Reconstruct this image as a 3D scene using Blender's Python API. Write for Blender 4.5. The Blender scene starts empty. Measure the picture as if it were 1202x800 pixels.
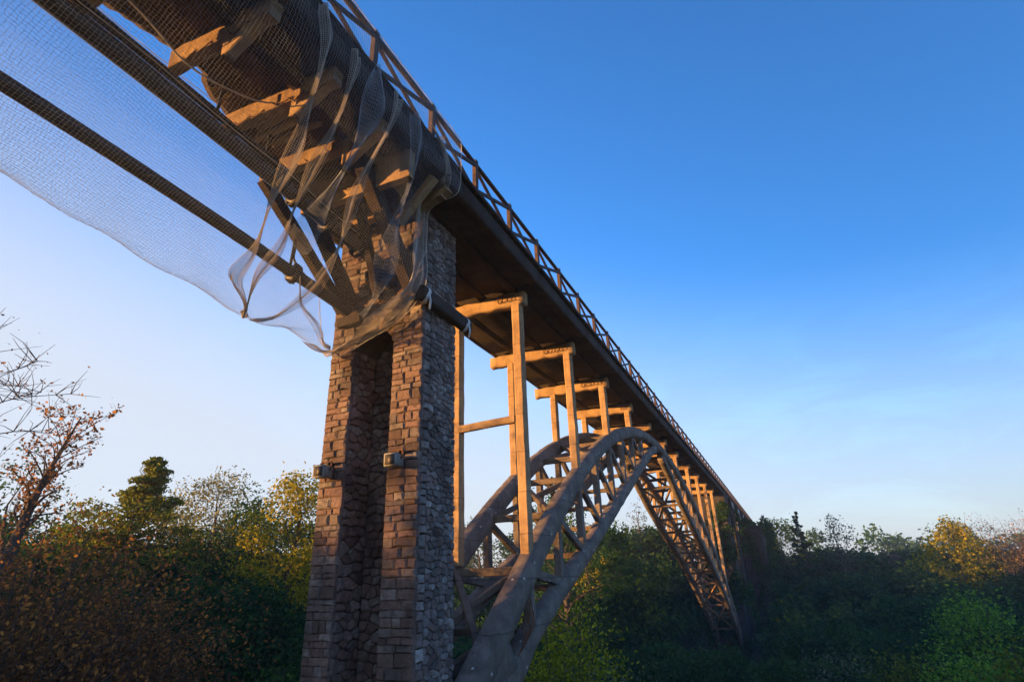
import bpy, math, random
import numpy as np
from mathutils import Vector, Matrix, noise

random.seed(7); rng = np.random.default_rng(7)
scene = bpy.context.scene
col = scene.collection

# ------------------------------------------------------------------ camera
cam_d = bpy.data.cameras.new('camera'); cam = bpy.data.objects.new('camera', cam_d); col.objects.link(cam)
cam_d.sensor_width = 36.0; cam_d.lens = 36.0 * 656.0 / 1202.0
cam_d.clip_start = 0.05; cam_d.clip_end = 6000
CM = np.array([[0.90818774, -0.19053939, -0.37267917],
               [0.41724002, 0.34138323, 0.84224002],
               [-0.03325348, -0.92040873, 0.38954073]])
m = Matrix.Identity(4)
for i in range(3):
    m[i][0] = CM[i, 0]; m[i][1] = -CM[i, 1]; m[i][2] = -CM[i, 2]
cam.matrix_world = m
scene.camera = cam

# ------------------------------------------------------------------ sky and sun
SUN_EL = math.radians(4.5); SUN_AZ = math.radians(232.0)     # clockwise from +Y: low sun behind and to the left
S_DIR = Vector((math.sin(SUN_AZ) * math.cos(SUN_EL), math.cos(SUN_AZ) * math.cos(SUN_EL), math.sin(SUN_EL)))
world = bpy.data.worlds.new('World'); scene.world = world; world.use_nodes = True
wn = world.node_tree; wn.nodes.clear()
wo = wn.nodes.new('ShaderNodeOutputWorld'); wb = wn.nodes.new('ShaderNodeBackground')
sky = wn.nodes.new('ShaderNodeTexSky'); sky.sky_type = 'NISHITA'; sky.sun_disc = False
sky.sun_elevation = SUN_EL; sky.sun_rotation = -SUN_AZ % (2 * math.pi)
sky.altitude = 300; sky.air_density = 1.0; sky.dust_density = 0.5; sky.ozone_density = 4.9
wb.inputs['Strength'].default_value = 0.10
# thin cirrus low in the sky
tc = wn.nodes.new('ShaderNodeTexCoord')
mp = wn.nodes.new('ShaderNodeMapping'); mp.inputs['Scale'].default_value = (3.0, 3.0, 9.0); mp.inputs['Rotation'].default_value = (0.35, 0.2, 0)
nz = wn.nodes.new('ShaderNodeTexNoise'); nz.inputs['Scale'].default_value = 1.6; nz.inputs['Detail'].default_value = 9; nz.inputs['Roughness'].default_value = 0.62; nz.inputs['Distortion'].default_value = 0.7
rp = wn.nodes.new('ShaderNodeValToRGB'); rp.color_ramp.elements[0].position = 0.46; rp.color_ramp.elements[0].color = (0, 0, 0, 1); rp.color_ramp.elements[1].position = 0.80; rp.color_ramp.elements[1].color = (1, 1, 1, 1)
sx = wn.nodes.new('ShaderNodeSeparateXYZ')
hr = wn.nodes.new('ShaderNodeMapRange'); hr.inputs[1].default_value = 0.10; hr.inputs[2].default_value = 0.42; hr.inputs[3].default_value = 0.7; hr.inputs[4].default_value = 0.0
mu = wn.nodes.new('ShaderNodeMath'); mu.operation = 'MULTIPLY'
mixc = wn.nodes.new('ShaderNodeMix'); mixc.data_type = 'RGBA'
gain = wn.nodes.new('ShaderNodeMix'); gain.data_type = 'RGBA'; gain.blend_type = 'MULTIPLY'; gain.inputs[0].default_value = 1.0; gain.inputs[7].default_value = (2.3, 2.0, 1.7, 1)
L = wn.links.new
L(tc.outputs['Generated'], mp.inputs['Vector']); L(mp.outputs[0], nz.inputs['Vector']); L(nz.outputs['Fac'], rp.inputs[0])
L(tc.outputs['Generated'], sx.inputs[0]); L(sx.outputs['Z'], hr.inputs[0]); L(rp.outputs[0], mu.inputs[0]); L(hr.outputs[0], mu.inputs[1])
hs = wn.nodes.new('ShaderNodeHueSaturation'); hs.inputs['Saturation'].default_value = 1.0; hs.inputs['Value'].default_value = 2.15; L(sky.outputs[0], hs.inputs['Color'])
L(hs.outputs[0], gain.inputs[6]); L(mu.outputs[0], mixc.inputs[0]); L(hs.outputs[0], mixc.inputs[6]); L(gain.outputs[2], mixc.inputs[7])
# pale haze veil: thick near the horizon and towards the sun, as in clear damp autumn air
dt = wn.nodes.new('ShaderNodeVectorMath'); dt.operation = 'DOT_PRODUCT'; dt.inputs[1].default_value = S_DIR; L(tc.outputs['Generated'], dt.inputs[0])
ma = wn.nodes.new('ShaderNodeMath'); ma.operation = 'MULTIPLY_ADD'; ma.inputs[1].default_value = -0.25; ma.inputs[2].default_value = -0.16; L(dt.outputs['Value'], ma.inputs[0])
ad = wn.nodes.new('ShaderNodeMath'); ad.operation = 'ADD'; L(ma.outputs[0], ad.inputs[0]); L(sx.outputs['Z'], ad.inputs[1])
vr = wn.nodes.new('ShaderNodeMapRange'); vr.interpolation_type = 'SMOOTHSTEP'; vr.inputs[1].default_value = -0.02; vr.inputs[2].default_value = 0.46; vr.inputs[3].default_value = 0.92; vr.inputs[4].default_value = 0.0; L(ad.outputs[0], vr.inputs[0])
veil = wn.nodes.new('ShaderNodeMix'); veil.data_type = 'RGBA'; veil.inputs[7].default_value = (2.5, 2.64, 2.85, 1)
L(vr.outputs[0], veil.inputs[0]); L(mixc.outputs[2], veil.inputs[6]); L(veil.outputs[2], wb.inputs['Color']); L(wb.outputs[0], wo.inputs['Surface'])

sun_d = bpy.data.lights.new('sun', 'SUN'); sun_d.energy = 5.0; sun_d.angle = math.radians(0.6); sun_d.color = (1.0, 0.49, 0.14)
sun = bpy.data.objects.new('sun', sun_d); col.objects.link(sun)
sun.rotation_euler = S_DIR.to_track_quat('Z', 'Y').to_euler(); sun.location = (-30, -30, 40)

scene.view_settings.view_transform = 'Standard'; scene.view_settings.look = 'None'
scene.view_settings.exposure = 1.6; scene.view_settings.gamma = 1.0; scene.view_settings.use_curve_mapping = False
scene.render.engine = 'CYCLES'

# ------------------------------------------------------------------ materials
def N(nt, t, **k):
    n = nt.nodes.new(t)
    for a, v in k.items(): setattr(n, a, v)
    return n
def ramp(nt, fac, stops):
    r = N(nt, 'ShaderNodeValToRGB'); e = r.color_ramp.elements
    while len(e) < len(stops): e.new(0.5)
    for i, (p, c) in enumerate(stops):
        e[i].position = p; e[i].color = (*c, 1) if len(c) == 3 else c
    nt.links.new(fac, r.inputs[0]); return r.outputs[0]
def tnoise(nt, vec, scale, detail=5, rough=0.6, vscale=None, dist=0.0):
    if vscale:
        mpn = N(nt, 'ShaderNodeMapping'); mpn.inputs['Scale'].default_value = vscale
        nt.links.new(vec, mpn.inputs[0]); vec = mpn.outputs[0]
    n = N(nt, 'ShaderNodeTexNoise'); n.inputs['Scale'].default_value = scale; n.inputs['Detail'].default_value = detail
    n.inputs['Roughness'].default_value = rough; n.inputs['Distortion'].default_value = dist
    nt.links.new(vec, n.inputs['Vector']); return n.outputs['Fac']
def mixrgb(nt, fac, a, b, blend='MIX'):
    x = N(nt, 'ShaderNodeMix', data_type='RGBA', blend_type=blend)
    for s, v in ((0, fac), (6, a), (7, b)):
        if isinstance(v, (int, float)): x.inputs[s].default_value = v
        elif isinstance(v, tuple): x.inputs[s].default_value = (*v, 1)
        else: nt.links.new(v, x.inputs[s])
    return x.outputs[2]
def new_mat(name):
    mt = bpy.data.materials.new(name); mt.use_nodes = True; nt = mt.node_tree
    return mt, nt, nt.nodes['Principled BSDF']
def bump(nt, b, h, strength=0.5, dist=0.02):
    bp = N(nt, 'ShaderNodeBump'); bp.inputs['Strength'].default_value = strength; bp.inputs['Distance'].default_value = dist
    nt.links.new(h, bp.inputs['Height']); nt.links.new(bp.outputs[0], b.inputs['Normal'])

def concrete(name, dark, mid, light, specks=0.0, bs=0.6, stain=(0.045, 0.032, 0.024)):
    mt, nt, b = new_mat(name)
    g = N(nt, 'ShaderNodeNewGeometry'); pos = g.outputs['Position']
    c = ramp(nt, tnoise(nt, pos, 1.3, 8, 0.68), [(0.28, dark), (0.5, mid), (0.75, light)])
    st = ramp(nt, tnoise(nt, pos, 1.0, 6, 0.65, (5.5, 5.5, 0.55)), [(0.5, (0, 0, 0)), (0.78, (0.5,) * 3)])
    c = mixrgb(nt, st, c, stain)
    pt = ramp(nt, tnoise(nt, pos, 7.0, 6, 0.7), [(0.56, (0, 0, 0)), (0.66, (0.55,) * 3)])
    c = mixrgb(nt, pt, c, tuple(x * 0.55 for x in mid))
    sep = N(nt, 'ShaderNodeSeparateXYZ'); nt.links.new(pos, sep.inputs[0])
    pj = N(nt, 'ShaderNodeMath', operation='MULTIPLY_ADD'); pj.inputs[1].default_value = 0.06; nt.links.new(tnoise(nt, pos, 4, 3, 0.6), pj.inputs[0]); nt.links.new(sep.outputs['Z'], pj.inputs[2])
    fr = N(nt, 'ShaderNodeMath', operation='PINGPONG'); fr.inputs[1].default_value = 0.62; nt.links.new(pj.outputs[0], fr.inputs[0])
    c = mixrgb(nt, ramp(nt, fr.outputs[0], [(0.0, (0.6,) * 3), (0.03, (0, 0, 0))]), c, tuple(x * 0.4 for x in dark))
    if specks:
        v = N(nt, 'ShaderNodeTexVoronoi', feature='DISTANCE_TO_EDGE' if False else 'F1'); v.inputs['Scale'].default_value = 2.6
        nt.links.new(pos, v.inputs['Vector'])
        s = ramp(nt, v.outputs['Distance'], [(0.07, (specks,) * 3), (0.12, (0, 0, 0))])
        c = mixrgb(nt, s, c, (0.75, 0.72, 0.66))
    nt.links.new(c, b.inputs['Base Color'])
    b.inputs['Roughness'].default_value = 0.88; b.inputs['Specular IOR Level'].default_value = 0.25
    h = N(nt, 'ShaderNodeMath', operation='ADD'); nt.links.new(tnoise(nt, pos, 26, 8, 0.8), h.inputs[0]); nt.links.new(tnoise(nt, pos, 3.5, 5, 0.6), h.inputs[1])
    bump(nt, b, h.outputs[0], bs, 0.05)
    return mt
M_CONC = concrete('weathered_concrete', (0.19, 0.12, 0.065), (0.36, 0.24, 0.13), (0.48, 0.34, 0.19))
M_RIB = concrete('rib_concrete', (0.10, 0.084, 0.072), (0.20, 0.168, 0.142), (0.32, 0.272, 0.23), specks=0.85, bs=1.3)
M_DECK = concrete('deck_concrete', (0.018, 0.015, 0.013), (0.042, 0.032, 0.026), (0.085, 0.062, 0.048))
M_ROT = concrete('decayed_concrete', (0.04, 0.024, 0.014), (0.10, 0.058, 0.03), (0.20, 0.115, 0.055), bs=1.0)
M_BRACE = concrete('brace_concrete', (0.08, 0.06, 0.045), (0.15, 0.115, 0.085), (0.23, 0.18, 0.13))

def metal(name, c0, c1, rough=0.6, metallic=0.5):
    mt, nt, b = new_mat(name)
    g = N(nt, 'ShaderNodeNewGeometry')
    f = tnoise(nt, g.outputs['Position'], 6, 7, 0.7)
    nt.links.new(ramp(nt, f, [(0.35, c0), (0.65, c1)]), b.inputs['Base Color'])
    b.inputs['Roughness'].default_value = rough; b.inputs['Metallic'].default_value = metallic
    bump(nt, b, tnoise(nt, g.outputs['Position'], 40, 5, 0.7), 0.3, 0.006)
    return mt
M_RAIL = metal('rusted_railing', (0.03, 0.021, 0.018), (0.085, 0.045, 0.028), 0.7, 0.25)
M_PIPE = metal('dark_pipe', (0.012, 0.013, 0.016), (0.028, 0.027, 0.027), 0.5, 0.0)
M_IRON = metal('black_iron', (0.012, 0.012, 0.013), (0.035, 0.03, 0.028), 0.5, 0.5)
M_RUST = metal('rust', (0.06, 0.025, 0.012), (0.2, 0.085, 0.035), 0.85, 0.2)
M_LAMP = metal('lamp_grey', (0.13, 0.13, 0.12), (0.22, 0.215, 0.20), 0.55, 0.2)
M_CABLE = metal('cable_sheath', (0.35, 0.3, 0.25), (0.5, 0.44, 0.37), 0.6, 0.0)
M_WRAP = metal('wrap_cloth', (0.4, 0.4, 0.4), (0.62, 0.6, 0.56), 0.9, 0.0)

STONES = [(0.0, (0.12, 0.085, 0.075)), (0.14, (0.22, 0.145, 0.125)), (0.30, (0.30, 0.205, 0.175)), (0.45, (0.21, 0.175, 0.16)),
          (0.58, (0.34, 0.235, 0.20)), (0.72, (0.27, 0.17, 0.145)), (0.86, (0.28, 0.25, 0.235)), (1.0, (0.40, 0.33, 0.29))]
def stone_mat(name, island, pal=STONES):
    mt, nt, b = new_mat(name)
    g = N(nt, 'ShaderNodeNewGeometry'); pos = g.outputs['Position']
    if island: r = g.outputs['Random Per Island']
    else: r = N(nt, 'ShaderNodeObjectInfo').outputs['Random']
    c = ramp(nt, r, pal)
    n1 = tnoise(nt, pos, 9, 7, 0.7)
    c = mixrgb(nt, ramp(nt, n1, [(0.4, (0, 0, 0)), (0.68, (0.8,) * 3)]), c, (0.11, 0.085, 0.07))
    n2 = tnoise(nt, pos, 22, 5, 0.7)
    c = mixrgb(nt, ramp(nt, n2, [(0.58, (0, 0, 0)), (0.72, (0.5,) * 3)]), c, (0.5, 0.45, 0.39))
    soot = ramp(nt, tnoise(nt, pos, 0.7, 5, 0.6, (1.6, 1.6, 0.8)), [(0.46, (0, 0, 0)), (0.68, (0.75,) * 3)])
    c = mixrgb(nt, soot, c, (0.055, 0.047, 0.042))
    nt.links.new(c, b.inputs['Base Color']); b.inputs['Roughness'].default_value = 0.92; b.inputs['Specular IOR Level'].default_value = 0.2
    h = N(nt, 'ShaderNodeMath', operation='ADD'); nt.links.new(n1, h.inputs[0]); nt.links.new(tnoise(nt, pos, 35, 6, 0.75), h.inputs[1])
    bump(nt, b, h.outputs[0], 1.3, 0.045)
    return mt
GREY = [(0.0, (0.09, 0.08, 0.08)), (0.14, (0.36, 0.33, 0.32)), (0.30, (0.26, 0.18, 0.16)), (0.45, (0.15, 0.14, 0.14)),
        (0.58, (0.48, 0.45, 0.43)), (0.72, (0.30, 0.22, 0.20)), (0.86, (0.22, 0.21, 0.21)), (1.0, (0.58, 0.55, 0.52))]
M_STONE = stone_mat('sandstone', False); M_STONE_I = stone_mat('sandstone_rubble', True)
M_GREY = stone_mat('grey_fieldstone', False, GREY); M_GREY_I = stone_mat('grey_fieldstone_rubble', True, GREY)
M_MORTAR = concrete('mortar', (0.05, 0.042, 0.038), (0.10, 0.085, 0.075), (0.17, 0.145, 0.125), bs=1.0)
M_OLDSTONE = concrete('old_masonry', (0.018, 0.017, 0.016), (0.042, 0.038, 0.036), (0.08, 0.074, 0.07), bs=1.0)
M_LIME = concrete('lime_streaked_stone', (0.3, 0.29, 0.28), (0.45, 0.43, 0.41), (0.6, 0.58, 0.55))

def leaf_mat(name, stops, trans=0.4, tint=1.5):
    mt = bpy.data.materials.new(name); mt.use_nodes = True; nt = mt.node_tree; nt.nodes.clear()
    out = N(nt, 'ShaderNodeOutputMaterial'); g = N(nt, 'ShaderNodeNewGeometry')
    c = ramp(nt, g.outputs['Random Per Island'], stops)
    big = tnoise(nt, g.outputs['Position'], 0.35, 4, 0.6)
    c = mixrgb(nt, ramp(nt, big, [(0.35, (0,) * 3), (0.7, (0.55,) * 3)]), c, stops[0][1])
    d = N(nt, 'ShaderNodeBsdfDiffuse'); t = N(nt, 'ShaderNodeBsdfTranslucent'); mx = N(nt, 'ShaderNodeMixShader'); mx.inputs[0].default_value = trans
    nt.links.new(c, d.inputs[0])
    c2 = mixrgb(nt, 1.0, c, (tint, tint, tint * 0.7), 'MULTIPLY'); nt.links.new(c2, t.inputs[0])
    nt.links.new(d.outputs[0], mx.inputs[1]); nt.links.new(t.outputs[0], mx.inputs[2]); nt.links.new(mx.outputs[0], out.inputs[0])
    return mt
M_LEAF = {
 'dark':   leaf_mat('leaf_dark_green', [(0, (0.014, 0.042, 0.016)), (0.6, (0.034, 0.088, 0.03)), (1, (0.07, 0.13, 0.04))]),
 'mid':    leaf_mat('leaf_mid_green', [(0, (0.02, 0.066, 0.016)), (0.6, (0.055, 0.125, 0.03)), (1, (0.11, 0.18, 0.045))]),
 'lime':   leaf_mat('leaf_yellow_green', [(0, (0.10, 0.13, 0.01)), (0.6, (0.24, 0.27, 0.02)), (1, (0.4, 0.4, 0.04))]),
 'bright': leaf_mat('leaf_bright_green', [(0, (0.06, 0.15, 0.018)), (0.6, (0.14, 0.29, 0.03)), (1, (0.24, 0.38, 0.06))]),
 'olive':  leaf_mat('leaf_olive', [(0, (0.05, 0.07, 0.012)), (0.5, (0.13, 0.16, 0.025)), (1, (0.24, 0.25, 0.04))]),
 'yellow': leaf_mat('leaf_yellow', [(0, (0.10, 0.115, 0.012)), (0.4, (0.29, 0.26, 0.02)), (1, (0.46, 0.38, 0.035))]),
 'rust':   leaf_mat('leaf_rust', [(0, (0.07, 0.045, 0.03)), (0.6, (0.18, 0.09, 0.045)), (0.85, (0.30, 0.14, 0.045)), (1, (0.55, 0.26, 0.06))]),
 'pale':   leaf_mat('leaf_pale', [(0, (0.09, 0.10, 0.05)), (0.6, (0.2, 0.21, 0.10)), (1, (0.34, 0.32, 0.15))]),
 'grey':   leaf_mat('leaf_grey_green', [(0, (0.05, 0.075, 0.05)), (0.6, (0.1, 0.13, 0.085)), (1, (0.16, 0.19, 0.12))]),
 'pink':   leaf_mat('twig_pink', [(0, (0.16, 0.10, 0.075)), (0.6, (0.26, 0.17, 0.13)), (1, (0.34, 0.24, 0.18))], 0.15),
}
def simple(name, stops, scale=3.0, bs=0.5, rough=0.95):
    mt, nt, b = new_mat(name); g = N(nt, 'ShaderNodeNewGeometry')
    f = tnoise(nt, g.outputs['Position'], scale, 8, 0.7)
    nt.links.new(ramp(nt, f, stops), b.inputs['Base Color']); b.inputs['Roughness'].default_value = rough
    bump(nt, b, f, bs, 0.1); return mt
M_BARK = simple('bark', [(0.3, (0.03, 0.024, 0.02)), (0.7, (0.10, 0.08, 0.065))], 8)
M_GROUND = simple('leaf_litter_ground', [(0.3, (0.018, 0.022, 0.01)), (0.5, (0.04, 0.045, 0.018)), (0.7, (0.07, 0.06, 0.03))], 1.2)
def net_mat(name, c, tr):
    mt = bpy.data.materials.new(name); mt.use_nodes = True; nt = mt.node_tree; nt.nodes.clear()
    out = N(nt, 'ShaderNodeOutputMaterial'); g = N(nt, 'ShaderNodeNewGeometry')
    cc = ramp(nt, tnoise(nt, g.outputs['Position'], 2.2, 5, 0.6), [(0.3, tuple(x * 0.6 for x in c)), (0.7, c)])
    d = N(nt, 'ShaderNodeBsdfDiffuse'); t = N(nt, 'ShaderNodeBsdfTranslucent'); mx = N(nt, 'ShaderNodeMixShader'); mx.inputs[0].default_value = tr
    nt.links.new(cc, d.inputs[0]); nt.links.new(cc, t.inputs[0])
    nt.links.new(d.outputs[0], mx.inputs[1]); nt.links.new(t.outputs[0], mx.inputs[2]); nt.links.new(mx.outputs[0], out.inputs[0]); return mt
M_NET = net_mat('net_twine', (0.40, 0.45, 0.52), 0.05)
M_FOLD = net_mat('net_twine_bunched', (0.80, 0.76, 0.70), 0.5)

# ------------------------------------------------------------------ builders
WL = {}
def wl(p): return WL.get(p.name, Vector((0, 0, 0))) if p else Vector((0, 0, 0))
def tag(o, label=None, cat=None, group=None, kind=None):
    if label: o['label'] = label
    if cat: o['category'] = cat
    if group: o['group'] = group
    if kind: o['kind'] = kind
    return o
def thing(name, loc, label, cat, group=None):
    o = bpy.data.objects.new(name, None); o.empty_display_size = 0.3; col.objects.link(o); o.location = loc; WL[o.name] = Vector(loc)
    return tag(o, label, cat, group)
def mesh_np(name, V, F, mat, smooth=True):
    """V (n,3) float, F (m,k) int with equal sized faces"""
    V = np.asarray(V, np.float32); F = np.asarray(F, np.int32); me = bpy.data.meshes.new(name)
    nf, k = F.shape
    keep = np.ones((nf, k), bool)
    if k == 4: keep[:, 3] = F[:, 3] != F[:, 2]          # a repeated last corner marks a triangle
    cnt = keep.sum(1); li = F[keep]
    me.vertices.add(len(V)); me.vertices.foreach_set('co', V.ravel())
    me.loops.add(len(li)); me.loops.foreach_set('vertex_index', li)
    me.polygons.add(nf); me.polygons.foreach_set('loop_start', np.concatenate([[0], np.cumsum(cnt)[:-1]]).astype(np.int32))
    me.update(calc_edges=True); me.validate()
    me.polygons.foreach_set('use_smooth', np.full(len(me.polygons), smooth)); me.materials.append(mat)
    return me
def put(name, me, world_loc, parent=None):
    o = bpy.data.objects.new(name, me); col.objects.link(o)
    if parent: o.parent = parent
    o.location = Vector(world_loc) - wl(parent); WL[o.name] = Vector(world_loc); return o
def obj(name, V, F, mat, parent=None, smooth=True, origin=None):
    V = np.asarray(V, float); c = V.mean(0) if origin is None else np.array(origin, float)
    return put(name, mesh_np(name, V - c, F, mat, smooth), c, parent)
class MB:
    """collects quad geometry for ONE object"""
    def __init__(s): s.V = []; s.F = []; s.n = 0
    def add(s, V, F):
        V = np.asarray(V, float); F = np.asarray(F, int)
        if F.shape[1] == 3: F = np.concatenate([F, F[:, 2:]], 1)
        s.V.append(V); s.F.append(F + s.n); s.n += len(V); return s
    def build(s, name, mat, parent=None, smooth=True, origin=None):
        return obj(name, np.concatenate(s.V), quads(np.concatenate(s.F)), mat, parent, smooth, origin)
def quads(F): return F
def nz3(p, f): return noise.noise_vector(Vector(p) * f)
def sweep(P, W, H, rough=0.012, nf=2.3, lat=None, cham=0.12, caps=True):
    """octagonal-section bar along polyline P; lat = sideways axis"""
    P = [Vector(p) for p in P]; n = len(P); V = []
    for i, p in enumerate(P):
        t = (P[min(i + 1, n - 1)] - P[max(i - 1, 0)]).normalized()
        s = Vector(lat) if lat is not None else t.cross(Vector((0, 0, 1)))
        if s.length < 1e-3: s = Vector((1, 0, 0))
        s = (s - t * s.dot(t)).normalized(); u = s.cross(t).normalized()
        w = (W[i] if hasattr(W, '__len__') else W) / 2; h = (H[i] if hasattr(H, '__len__') else H) / 2
        c = min(w, h) * 2 * cham
        for a, b in ((-w, -h + c), (-w + c, -h), (w - c, -h), (w, -h + c), (w, h - c), (w - c, h), (-w + c, h), (-w, h - c)):
            q = p + s * a + u * b
            if rough: q = q + nz3(q, nf) * rough + nz3(q, nf * 3.7) * rough * 0.5
            V.append(q)
    F = [(i * 8 + k, i * 8 + (k + 1) % 8, i * 8 + 8 + (k + 1) % 8, i * 8 + 8 + k) for i in range(n - 1) for k in range(8)]
    if caps:
        for o, rev in ((0, True), ((n - 1) * 8, False)):
            for q in ((0, 1, 2, 3), (0, 3, 4, 7), (4, 5, 6, 7)):
                q = [o + x for x in q]; F.append(tuple(reversed(q)) if rev else tuple(q))
    return np.array(V), np.array(F)
def line(a, b, step=0.35):
    a, b = Vector(a), Vector(b); k = max(2, int((b - a).length / step) + 1)
    return [a.lerp(b, i / (k - 1)) for i in range(k)]
def bar(name, a, b, w, h, mat, parent, rough=0.012, step=0.35, lat=None, cham=0.12, smooth=False, jag=0.0):
    V, F = sweep(line(a, b, step), w, h, rough, lat=lat, cham=cham)
    if jag:                                     # broken ends
        for e in (0, len(V) - 8):
            d = (Vector(b) - Vector(a)).normalized() * (1 if e else -1)
            for k in range(8): V[e + k] += np.array(d) * random.uniform(-jag, jag)
    return obj(name, V, F, mat, parent, smooth)
def tube(P, R, sides=8):
    P = [Vector(p) for p in P]; n = len(P); V = []; u = None
    for i, p in enumerate(P):
        t = (P[min(i + 1, n - 1)] - P[max(i - 1, 0)]).normalized()
        if u is None: u = t.orthogonal().normalized()
        u = (u - t * u.dot(t)).normalized(); v = t.cross(u); r = R[i] if hasattr(R, '__len__') else R
        for k in range(sides):
            a = 2 * math.pi * k / sides; V.append(p + (u * math.cos(a) + v * math.sin(a)) * r)
    F = [(i * sides + k, i * sides + (k + 1) % sides, (i + 1) * sides + (k + 1) % sides, (i + 1) * sides + k) for i in range(n - 1) for k in range(sides)]
    return np.array(V), np.array(F)
def catmull(P, per=6):
    P = [Vector(p) for p in P]; n = len(P); R = []
    for i in range(n - 1):
        a, b, c, d = P[max(i - 1, 0)], P[i], P[i + 1], P[min(i + 2, n - 1)]
        for k in range(per):
            f = k / per; R.append(0.5 * (2 * b + (c - a) * f + (2 * a - 5 * b + 4 * c - d) * f * f + (3 * b - a - 3 * c + d) * f ** 3))
    R.append(P[-1]); return R

# ------------------------------------------------------------------ ground
def g_z(x, y):
    z = np.interp(y, [-200, -60, -10, 0, 6, 12, 30, 60, 80, 100, 140, 180, 300, 900, 3000],
                  [6, 3, -0.9, -1.7, -3.2, -5.0, -8, -10.5, -10.5, -8, -2, 3.0, 3, -4, -10])
    s = np.clip((-x - 14) / 30, 0, 1); s = s * s * (3 - 2 * s)
    z = z * (1 - s) + s * np.interp(y, [-200, 0, 60, 120, 200, 900, 3000], [8, -3, -5, -3, 2, -2, -10])
    r = np.clip((x - 6) / 40, 0, 1); r = r * r * (3 - 2 * r)
    z = z * (1 - r) + r * np.interp(y, [-200, 0, 40, 80, 140, 200, 900, 3000], [5, -2.2, -7.5, -9, -4, 0, -3, -10])
    return z
def terrain():
    a = np.concatenate([np.linspace(-2500, -160, 14, endpoint=False), np.linspace(-160, 160, 129), np.linspace(160, 2500, 15)[1:]])
    b = np.concatenate([np.linspace(-1200, -120, 10, endpoint=False), np.linspace(-120, 260, 153), np.linspace(260, 3000, 16)[1:]])
    X, Y = np.meshgrid(a, b); Z = g_z(X, Y)
    for i in range(Z.shape[0]):
        for j in range(Z.shape[1]):
            if abs(X[i, j]) < 170 and -130 < Y[i, j] < 270:
                Z[i, j] += 0.5 * noise.noise(Vector((X[i, j] * .09, Y[i, j] * .09, 0))) + 0.18 * noise.noise(Vector((X[i, j] * .4, Y[i, j] * .4, 3)))
    V = np.stack([X.ravel(), Y.ravel(), Z.ravel()], 1); nx = len(a)
    I = (np.arange(len(b) - 1)[:, None] * nx + np.arange(nx - 1)[None]).ravel()
    F = np.stack([I, I + 1, I + nx + 1, I + nx], 1)
    o = obj('ground', V, F, M_GROUND, origin=(0, 0, 0)); tag(o, 'valley ground under leaf litter and undergrowth', kind='structure')
terrain()

# ------------------------------------------------------------------ arch bridge
XR, XL = -7.05, -9.75
TOPC = [-7.300889816191964e-08, 1.0234912361168418e-06, 0.00016800621659572514, -0.01206942761558386, -0.0308999858401698, 8.705790568001362]
def up_c(y): return float(np.polyval(TOPC, y - 41)) - 0.36 - (0.02 * max(0, 22 - y))
def lo_c(y):
    return float(np.interp(y, [12.2, 14.5, 16.4, 19, 21.4, 23.6, 26.4, 29, 32, 35.5, 38.1, 40, 42.2, 45, 49, 55, 62, 67, 72, 78, 84.5],
                           [-3.9, -2.5, -1.5, -0.4, 0.5, 1.45, 2.6, 3.72, 4.95, 6.45, 7.5, 8.0, 7.85, 6.9, 5.2, 3.2, 1.1, -0.75, -2.8, -5.9, -9.6]))
bridge = thing('arch_bridge', (-8.4, 41, -9.5), 'long weathered concrete bridge on open trussed arch, striding over the wooded valley', 'bridge')
NODES = [13.8 + 2.7 * k for k in range(9)]                      # 13.8 .. 35.4
FNODES = [46.6 + 2.7 * k for k in range(13)]                    # 46.6 .. 79
for X in (XR, XL):
    ys = np.linspace(12.3, 85.0, 240)
    P = [(X, y, up_c(y)) for y in ys]
    V, F = sweep(P, [0.56 if y > 20 else 0.56 + 0.012 * (20 - y) for y in ys], [0.66 if y > 24 else 0.66 + 0.012 * (24 - y) for y in ys], 0.016, 4.2, lat=(1, 0, 0), cham=0.24)
    rib = obj('arch_rib', V, F, M_RIB, bridge)
    tag(rib, 'grey speckled right arch rib nearest the camera' if X == XR else 'left arch rib behind the stone pier')
    for a, b in ((12.3, 39.8), (42.3, 85.0)):
        ys = np.linspace(a, b, 60 if a < 20 else 70)
        V, F = sweep([(X, y, lo_c(y) - (0.12 if y < 16 else 0)) for y in ys], 0.5, [0.56 + (0.05 * max(0, 17 - y)) for y in ys], 0.022, 1.9, lat=(1, 0, 0), cham=0.16)
        obj('lower_chord', V, F, M_RIB, rib)
    for ns, sgn in ((NODES, 1), (FNODES, -1)):
        for i, y in enumerate(ns):
            zu, zl = up_c(y), lo_c(y)
            if zu - zl > 0.9: bar('web_post', (X, y, zl + 0.15), (X, y, zu - 0.2), 0.26, 0.30, M_RIB if sgn > 0 else M_CONC, rib, 0.012, lat=(1, 0, 0))
            if i + 1 < len(ns):
                y2 = ns[i + 1]
                A, B = ((y, up_c(y)), (y2, lo_c(y2))) if sgn > 0 else ((y2, up_c(y2)), (y, lo_c(y)))
                if (up_c(y) - lo_c(y)) > 0.8 and y > 15:
                    bar('web_diagonal', (X, A[0], A[1] - 0.15), (X, B[0], B[1] + 0.15), 0.20, 0.26, M_RIB if sgn > 0 else M_CONC, rib, 0.01, lat=(1, 0, 0))
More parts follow.
